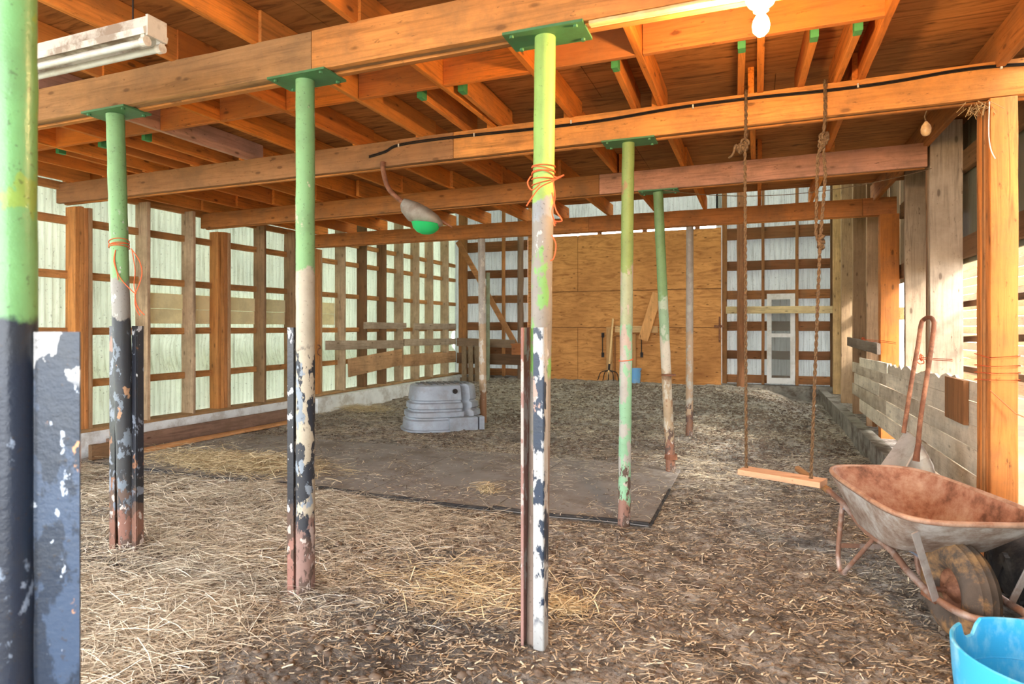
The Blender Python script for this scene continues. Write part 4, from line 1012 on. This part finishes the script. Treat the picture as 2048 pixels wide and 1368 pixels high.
# wheel
M_tyre = simple('muddy_tyre', (92,80,70), .4, 9, (176,132,84), .6, .9, .2, 0, .5)
Mw = Matrix.Translation((0, 0, WR+.0)) @ Matrix.Rotation(pi/2, 4, 'X')
m = MB(); tp = []
for k in range(25):
    t = k/24; an = -pi*.86+2*pi*.86*t
    r = .155+.07*cos(an)+ (0 if abs(an) > .9 else (-.006 if k % 2 else .0)); tp.append((r, (.07*sin(an)*1.08)))
tp = [(.10, -.03)]+tp+[(.10, .03)]
m.lathe(tp, Mw, 48, False, False); wh = m.build('tyre', M_tyre, o, smooth=40)
m = MB(); m.lathe([(.02, -.06), (.03, -.045), (.06, -.02), (.095, -.03), (.105, -.035), (.105, .035), (.095, .03), (.06, .02), (.03, .045), (.02, .06)], Mw, 28); m.build('wheel_rim', M_rust, wh, smooth=40)
m = MB(); m.tube([(0, -.13, WR), (0, .13, WR)], .012, 10); m.build('axle', M_rust, wh)
# frame pipe: handle -> under the tray -> around the wheel front
M_pipe = simple('worn_pipe', (150,112,92), .35, 12, (190,180,172), .5, .5, .4, .3)
half = [(-1.22, .26, .50), (-1.0, .235, .475), (-.72, .21, .43), (-.5, .19, .345), (-.28, .165, .31), (-.12, .155, .25), (.05, .145, .215), (.2, .14, .215), (.28, .10, .215), (.30, 0, .215)]
full = [Vector(p) for p in half]+[Vector((p[0], -p[1], p[2])) for p in half[:-1][::-1]]
cp = curve_pts(full, 6); m = MB(); m.tube(cp, .017, 12); m.build('frame_pipe', M_pipe, o, smooth=60)
for s_ in (-1, 1):
    m = MB(); pts = [(-.86, s_*.222, .457), (-1.24, s_*.262, .503)]; m.tube(pts, .021, 12); m.build('handle_grip', wood((150,112,76), 'x', .5), o, smooth=60)
    m = MB(); m.tube(curve_pts([(-.70, s_*.21, .44), (-.72, s_*.215, .30), (-.74, s_*.22, .12), (-.71, s_*.22, .03), (-.66, s_*.22, .04)], 6), .014, 10)
    m.tube([(-.67, s_*.22, .035), (-.40, s_*.18, .33)], .012, 8); m.build('leg', M_pipe, o, smooth=60)
    m = MB(); m.bar((.10, s_*.162, .215), (.14, s_*.275, .53), .034, .007, up=(1, .2, 0)); m.build('tray_strut', simple('strut_%s' % ('a' if s_ > 0 else 'b'), (176,166,158), .3, 12, (120,84,66), .5, .5, .4, .3), o)
    m = MB(); m.bar((-.05, s_*.14, .20), (.06, s_*.14, .20), .008, .04); m.build('axle_bracket', M_rust, o)
m = MB(); m.bar((-.735, -.22, .17), (-.735, .22, .17), .01, .025); m.build('leg_crossbar', M_pipe, o)
m = MB(); m.bar((-.70, -.21, .40), (-.50, .19, .14), .02, .008); m.build('diagonal_strap', simple('blue_grey_strap', (134,144,160), .2, 12, (120,96,80), .4, .5, .4, .3), o)

# ------------------------------------------------------------------ blue tub
q = Vector((0, 0, 0)); tb_c = at_z(2090, 1440, .0)
TC = at_D(2112, 655, 1.93); 
o = empty('blue_tub', (TC.x, TC.y, 0), 'bright blue plastic tub with a notched rim in the bottom right corner', 'tub', world=False)
N = NT('blue_tub_plastic'); v = N.coords(False); c = N.mix(N.step(N.noise(N.scale(v, (4, 4, 2)), 3, 7, .7), .5, .72), s2l((60,170,218)), s2l((150,206,226)))
N.color(c); N.rough(.4, .45); N.b.inputs['Subsurface Weight'].default_value = .0; M_tub = N.m
n = 96; RT, RBt, HT = .27, .235, .43
def tubr(r, z, notch=True):
    R = []
    for k in range(n):
        a = 2*pi*k/n; zz = z
        if notch:
            for (ac, wd, dp) in ((radians(132), .16, .055), (radians(300), .16, .055)):
                d = abs((a-ac+pi) % (2*pi)-pi)
                if d < wd: zz = z-dp*(1-(d/wd)**4)
        R.append(Vector((r*cos(a), r*sin(a), zz)))
    return R
m = MB(); m.rings([tubr(RBt, 0, False), tubr(RBt+.01, .15, False), tubr(RBt+.012, .16, False), tubr(RT-.006, HT-.1, False), tubr(RT, HT), tubr(RT-.005, HT+.004), tubr(RT-.012, HT), tubr(RT-.018, HT-.1, False), tubr(RBt, .17, False), tubr(RBt-.012, .15, False), tubr(RBt-.012, .02, False)])
m.build('tub_shell', M_tub, o, smooth=40)
m = MB()
for zz in (.16, .30): m.rings([[Vector((r_*cos(2*pi*k/n), r_*sin(2*pi*k/n), zz+dz)) for k in range(n)] for r_, dz in ((RT-.016+.0-(.3-zz)*.1, -.008), (RT-.024-(.3-zz)*.1, 0), (RT-.016-(.3-zz)*.1, .008))], False, False)
m.build('inner_rib', M_tub, o, smooth=60)

# big tyre lying at the right edge
TYc = at_D(2270, 655, 3.1); M_ = Matrix.Translation((TYc.x, TYc.y, .0))
m = MB(); tp = []
for k in range(21):
    an = -pi*.8+2*pi*.8*k/20; tp.append((.42+.17*cos(an), .19+.18*sin(an)))
m.lathe([(.3, .08)]+tp+[(.3, .30)], M_, 64, False, False)
o = empty('tractor_tyre', (TYc.x, TYc.y, 0), 'large black tyre lying on the ground beyond the wheelbarrow', 'tyre')
m.build('tyre_body', M_black, o, smooth=40)
m = MB()
for k in range(40):
    a = 2*pi*k/40; Mk = M_ @ Matrix.Rotation(a, 4, 'Z') @ Matrix.Translation((.585, 0, .19)) @ Matrix.Rotation(.5*(-1)**k, 4, 'X')
    m.box(-.01, .012, -.018, .018, -.12, .12, Mk)
m.build('tread_lugs', M_black, o)['kind'] = 'stuff'

# ------------------------------------------------------------------ steel scoops leaning on the partition
M_alu = simple('worn_aluminium', (196,192,184), .25, 9, (132,104,78), .55, .45, .5, .5)
def scoop(ox, D, lb, parts, handle, grp='sleigh scoops leaning on the partition'):
    pass
Ds = 4.3
o = empty('snow_scoop', at_D(1815, 960, Ds), 'metal sleigh scoop with a long rusty hooped handle leaning on the partition', 'scoop')
def sheet(pix, th=.004, n=(0, -1, 0), Dl=None):
    m = MB(); m.poly([at_D(x, y, d) for x, y, d in pix], th, n); return m
# curved rear sheet and right side plate of the scoop
rowsA = []
for t in np.linspace(0, 1, 6):
    a = at_D(1812+(1736-1812)*t, 862+(968-862)*t, 4.48-.10*t); b = at_D(1839+(1790-1839)*t, 884+(985-884)*t, 4.28-.10*t)
    mid = (a+b)/2+Vector((.03, .03, -.01)); rowsA.append((a, mid, b))
a, b = at_D(1766, 1060, 4.30), at_D(1812, 1066, 4.12); rowsA.append((a, (a+b)/2+Vector((.03, .03, -.01)), b))
m = MB(); vs = []; fs = []
for (a, mid, b) in rowsA:
    for s_ in np.linspace(0, 1, 7):
        vs.append(a*(1-s_)**2+mid*2*s_*(1-s_)+b*s_*s_)
nb = len(vs); vs += [p+Vector((-.004, .003, .003)) for p in vs]
for i in range(6):
    for j in range(6):
        q4 = (i*7+j, i*7+j+1, (i+1)*7+j+1, (i+1)*7+j); fs.append(q4); fs.append(tuple(k+nb for k in q4)[::-1])
for i in range(6): fs += [(i*7, (i+1)*7, (i+1)*7+nb, i*7+nb), (i*7+6, i*7+6+nb, (i+1)*7+6+nb, (i+1)*7+6)]
fs += [(j, j+nb, j+1+nb, j+1) for j in range(6)]+[(42+j, 43+j, 43+j+nb, 42+j+nb) for j in range(6)]
m.add(vs, fs); m.build('scoop_pan', M_alu, o, smooth=50)
sp = [(1839,884,4.28),(1845,893,4.27),(1856,912,4.24),(1866,930,4.22),(1869,945,4.21),(1864,958,4.20),(1850,985,4.17),(1790,985,4.18),(1812,935,4.22)]
m = MB(); m.poly([at_D(*p) for p in sp], .005, (.3, -1, 0)); m.build('side_plate', simple('dull_aluminium', (150,144,134), .25, 9, (120,94,72), .55, .5, .5, .4), o)
m = MB(); m.tube([at_D(1839,884,4.275), at_D(1812,935,4.215), at_D(1790,985,4.175)], .008, 8); m.tube([at_D(*p) for p in sp[:7]], .005, 8); m.build('rolled_edge', M_alu, o, smooth=60)
m = MB(); m.tube(curve_pts([at_D(1807,866,4.47), at_D(1822,770,4.47), at_D(1836,690,4.46), at_D(1842,650,4.45), at_D(1848,639,4.44), at_D(1858,635,4.36), at_D(1866,640,4.31), at_D(1867,660,4.29), at_D(1856,740,4.27), at_D(1842,830,4.23), at_D(1836,890,4.20)], 6), .015, 12)
m.tube([at_D(1838,880,4.20), at_D(1834,905,4.19), at_D(1832,922,4.19)], [.016, .018, .022], 10)
m.build('hooped_handle', M_rust, o, smooth=60)
# ------------------------------------------------------------------ straw, clods
def straw_mesh(name, xs_, ys_, lmin, lmax, wd, zoff, tilt, mat, seed=0, thick=None):
    r = np.random.default_rng(seed); n = len(xs_)
    L = r.uniform(lmin, lmax, n)*(.6+.8*r.random(n)**2); an = r.uniform(0, 2*pi, n)
    an = np.where(r.random(n) < .5, r.normal(.35, .5, n), an)
    dx, dy = np.cos(an), np.sin(an); tl = r.normal(0, tilt, n); bend = r.normal(0, .15, n)
    base = hgt(xs_, ys_)+zoff*r.random(n)**1.3
    inmat = (xs_ > -6.9) & (xs_ < -.72) & (ys_ > 4.56) & (ys_ < 6.6); base = np.where(inmat, base+.034, base)
    P = []
    for k, t in enumerate((-.5, 0, .5)):
        cx = xs_+dx*L*t-dy*L*bend*(t*t*4)*.3; cy = ys_+dy*L*t+dx*L*bend*(t*t*4)*.3
        hh = np.maximum(base+L*t*tl+L*.05*(1-abs(t)*2), hgt(cx, cy)+.002+np.where(inmat, .03, 0)); P.append((cx, cy, hh))
    w2 = wd*(.6+.8*r.random(n)); ro = r.uniform(-.6, .6, n); co = np.zeros((n, 6, 3), 'f4')
    for k in range(3):
        for j, s_ in enumerate((-1, 1)):
            co[:, k*2+j, 0] = P[k][0]-dy*w2*s_; co[:, k*2+j, 1] = P[k][1]+dx*w2*s_; co[:, k*2+j, 2] = P[k][2]+w2*ro*s_
    b = np.arange(n)[:, None]*6; q = np.concatenate([b+np.array([[0, 2, 3, 1]]), b+np.array([[2, 4, 5, 3]])], 0).astype('i4')
    return np_mesh(name, co.reshape(-1, 3), q, mat)
def straw_mat(name, stops):
    N = NT(name); g = N.n('ShaderNodeNewGeometry'); c = N.ramp(g.outputs['Random Per Island'], [(p, s2l(c_)) for p, c_ in stops])
    N.color(c); N.rough(.7, .3); return N.m
M_straw = straw_mat('straw', [(0, (110,96,80)), (.3, (172,156,132)), (.6, (208,192,166)), (.85, (232,220,196)), (1, (244,236,220))])
M_chaff = straw_mat('dark_chaff', [(0, (70,58,50)), (.4, (124,106,86)), (.8, (190,170,142)), (1, (222,206,176))])
def sample(n, x0, x1, y0, y1, dens, seed):
    r = np.random.default_rng(seed); X = r.uniform(x0, x1, n*4); Y = r.uniform(y0, y1, n*4); d = dens(X, Y); k = r.random(n*4) < d; return X[k][:n], Y[k][:n]
def dense(x, y):
    patch = .55+.9*vnoise(x, y, 1.3, 11)+.8*vnoise(x, y, 4, 12)
    d = sst((-1.75-x+.5*vnoise(x, y, 1, 13))/1.0)*sst((4.6-y)/.3)*(.45+.55*sst((3.0-y)/1.5))
    return np.clip(d*patch*1.5, 0, 1)
X_, Y_ = sample(64000, -6.6, -.9, 1.2, 4.75, dense, 1)
s1 = straw_mesh('loose_straw', X_, Y_,   .08, .26, .0012, .045, .16, M_straw, 2)
tag(s1, 'thick layer of loose golden straw covering the left foreground floor', 'straw', kind='stuff')
def onmat(x, y): return np.where((x > -6.9) & (x < -.72) & (y > 4.52) & (y < 6.6), .22, 1.0)
def sparse(x, y):
    p = (.42+1.3*vnoise(x, y, 1.7, 21)+1.0*vnoise(x, y, 5, 22))*onmat(x, y)*np.where((x > -.9) & (y < 6.2), .5, 1.0)*(1-.8*sst(1-np.hypot((x+1.55)/.55, (y-2.35)/.45)))*(1-.7*sst(1-np.hypot((x-.2)/.5, (y-3.9)/.3)))
    return np.clip(p*np.clip(1.2-.075*y, .3, 1), 0, 1)
X_, Y_ = sample(95000, -6.8, 1.15, 1.2, 13.8, sparse, 3)
s2 = straw_mesh('scattered_straw', X_, Y_,   .03, .12, .0012, .01, .08, M_straw, 4)
tag(s2, 'short bits of straw scattered over the muddy barn floor', 'straw', kind='stuff')
X_, Y_ = sample(70000, -6.8, 1.15, 1.2, 11, lambda x, y: np.clip(.6+vnoise(x, y, 2, 31), 0, 1)*onmat(x, y)*np.clip(1.3-.12*y, .1, 1), 5)
s3 = straw_mesh('dark_chaff', X_, Y_,     .012, .045, .0026, .010, .35, M_chaff, 6)
tag(s3, 'brown chaff and trampled bedding mixed into the floor mud', 'chaff', kind='stuff')
# hay heaps
def heap(cx, cy, rx, ry, hh, n, lb, seed, lm=(.1, .3)):
    r = np.random.default_rng(seed); X = r.normal(cx, rx*.5, n); Y = r.normal(cy, ry*.5, n)
    o = straw_mesh('hay_clump', X, Y, lm[0], lm[1], .0018, hh, .2, M_hay, seed+1); tag(o, lb, 'hay', kind='stuff'); return o
M_hay = straw_mat('hay', [(0, (136,114,82)), (.5, (206,184,142)), (1, (236,220,184))])
q = at_z(470, 935, 0); heap(q.x, q.y, 1.0, .35, .09, 5200, 'long low heap of yellow hay along the near edge of the rubber mats', 40)
q = at_z(975, 988, 0); heap(q.x, q.y, .13, .12, .07, 260, 'small tuft of hay lying alone on the rubber mats', 42, (.05, .14))
q = at_z(940, 1170, 0); heap(q.x, q.y, .5, .4, .02, 1000, 'loose tuft of straw left of the middle column foot', 44, (.06, .2))
q = at_z(1125, 1215, 0); heap(q.x, q.y, .16, .14, .03, 450, 'small tuft of straw right of the middle column foot', 46, (.05, .16))
q = at_z(745, 822, 0); heap(q.x-.4, q.y, .8, .35, .06, 1300, 'thin drift of hay at the foot of the left curb behind the mats', 48)
# clods
def clods(n, seed, x0, x1, y0, y1, dens, rmin, rmax):
    r = np.random.default_rng(seed); X, Y = sample(n, x0, x1, y0, y1, dens, seed)
    ico = np.array([(0,0,1),(.89,0,.45),(.28,.85,.45),(-.72,.53,.45),(-.72,-.53,.45),(.28,-.85,.45),(.72,.53,-.45),(-.28,.85,-.45),(-.89,0,-.45),(-.28,-.85,-.45),(.72,-.53,-.45),(0,0,-1)])
    F = np.array([(0,1,2),(0,2,3),(0,3,4),(0,4,5),(0,5,1),(1,6,2),(2,7,3),(3,8,4),(4,9,5),(5,10,1),(6,7,2),(7,8,3),(8,9,4),(9,10,5),(10,6,1),(11,7,6),(11,8,7),(11,9,8),(11,10,9),(11,6,10)])
    n = len(X); R = r.uniform(rmin, rmax, n)*(.5+r.random(n)**2); V = ico[None]*R[:, None, None]*(1+r.uniform(-.35, .35, (n, 12, 1)))
    V[..., 2] *= .6; V[..., 0] += X[:, None]; V[..., 1] += Y[:, None]; V[..., 2] += hgt(X, Y)[:, None]+.002
    return np_mesh('manure_clods', V.reshape(-1, 3).astype('f4'), (np.arange(n)[:, None, None]*12+F[None]).reshape(-1, 3).astype('i4'), M_clod)
M_clod = simple('manure_clod', (122,106,92), .4, 14, (66,54,46), .6, .95, .2, 0, .5)
o = clods(22000, 61, -6.5, 1.1, 1.2, 13.5, lambda x, y: np.clip((.3+.9*sst(1-np.hypot((x+1.0)/1.0, (y-2.0)/.8))+.6*sst((y-6.7)/1.5)*sst((x+5)/2))*(.5+vnoise(x, y, 2, 33)), 0, 1)*(1-((x < -.6) & (y > 4.45) & (y < 6.7))), .006, .024)
tag(o, 'crumbly clods of dried manure and mud strewn on the floor', 'clods', kind='stuff')
for ob in list(COL.objects):
    if '_o' in ob.keys(): del ob['_o']
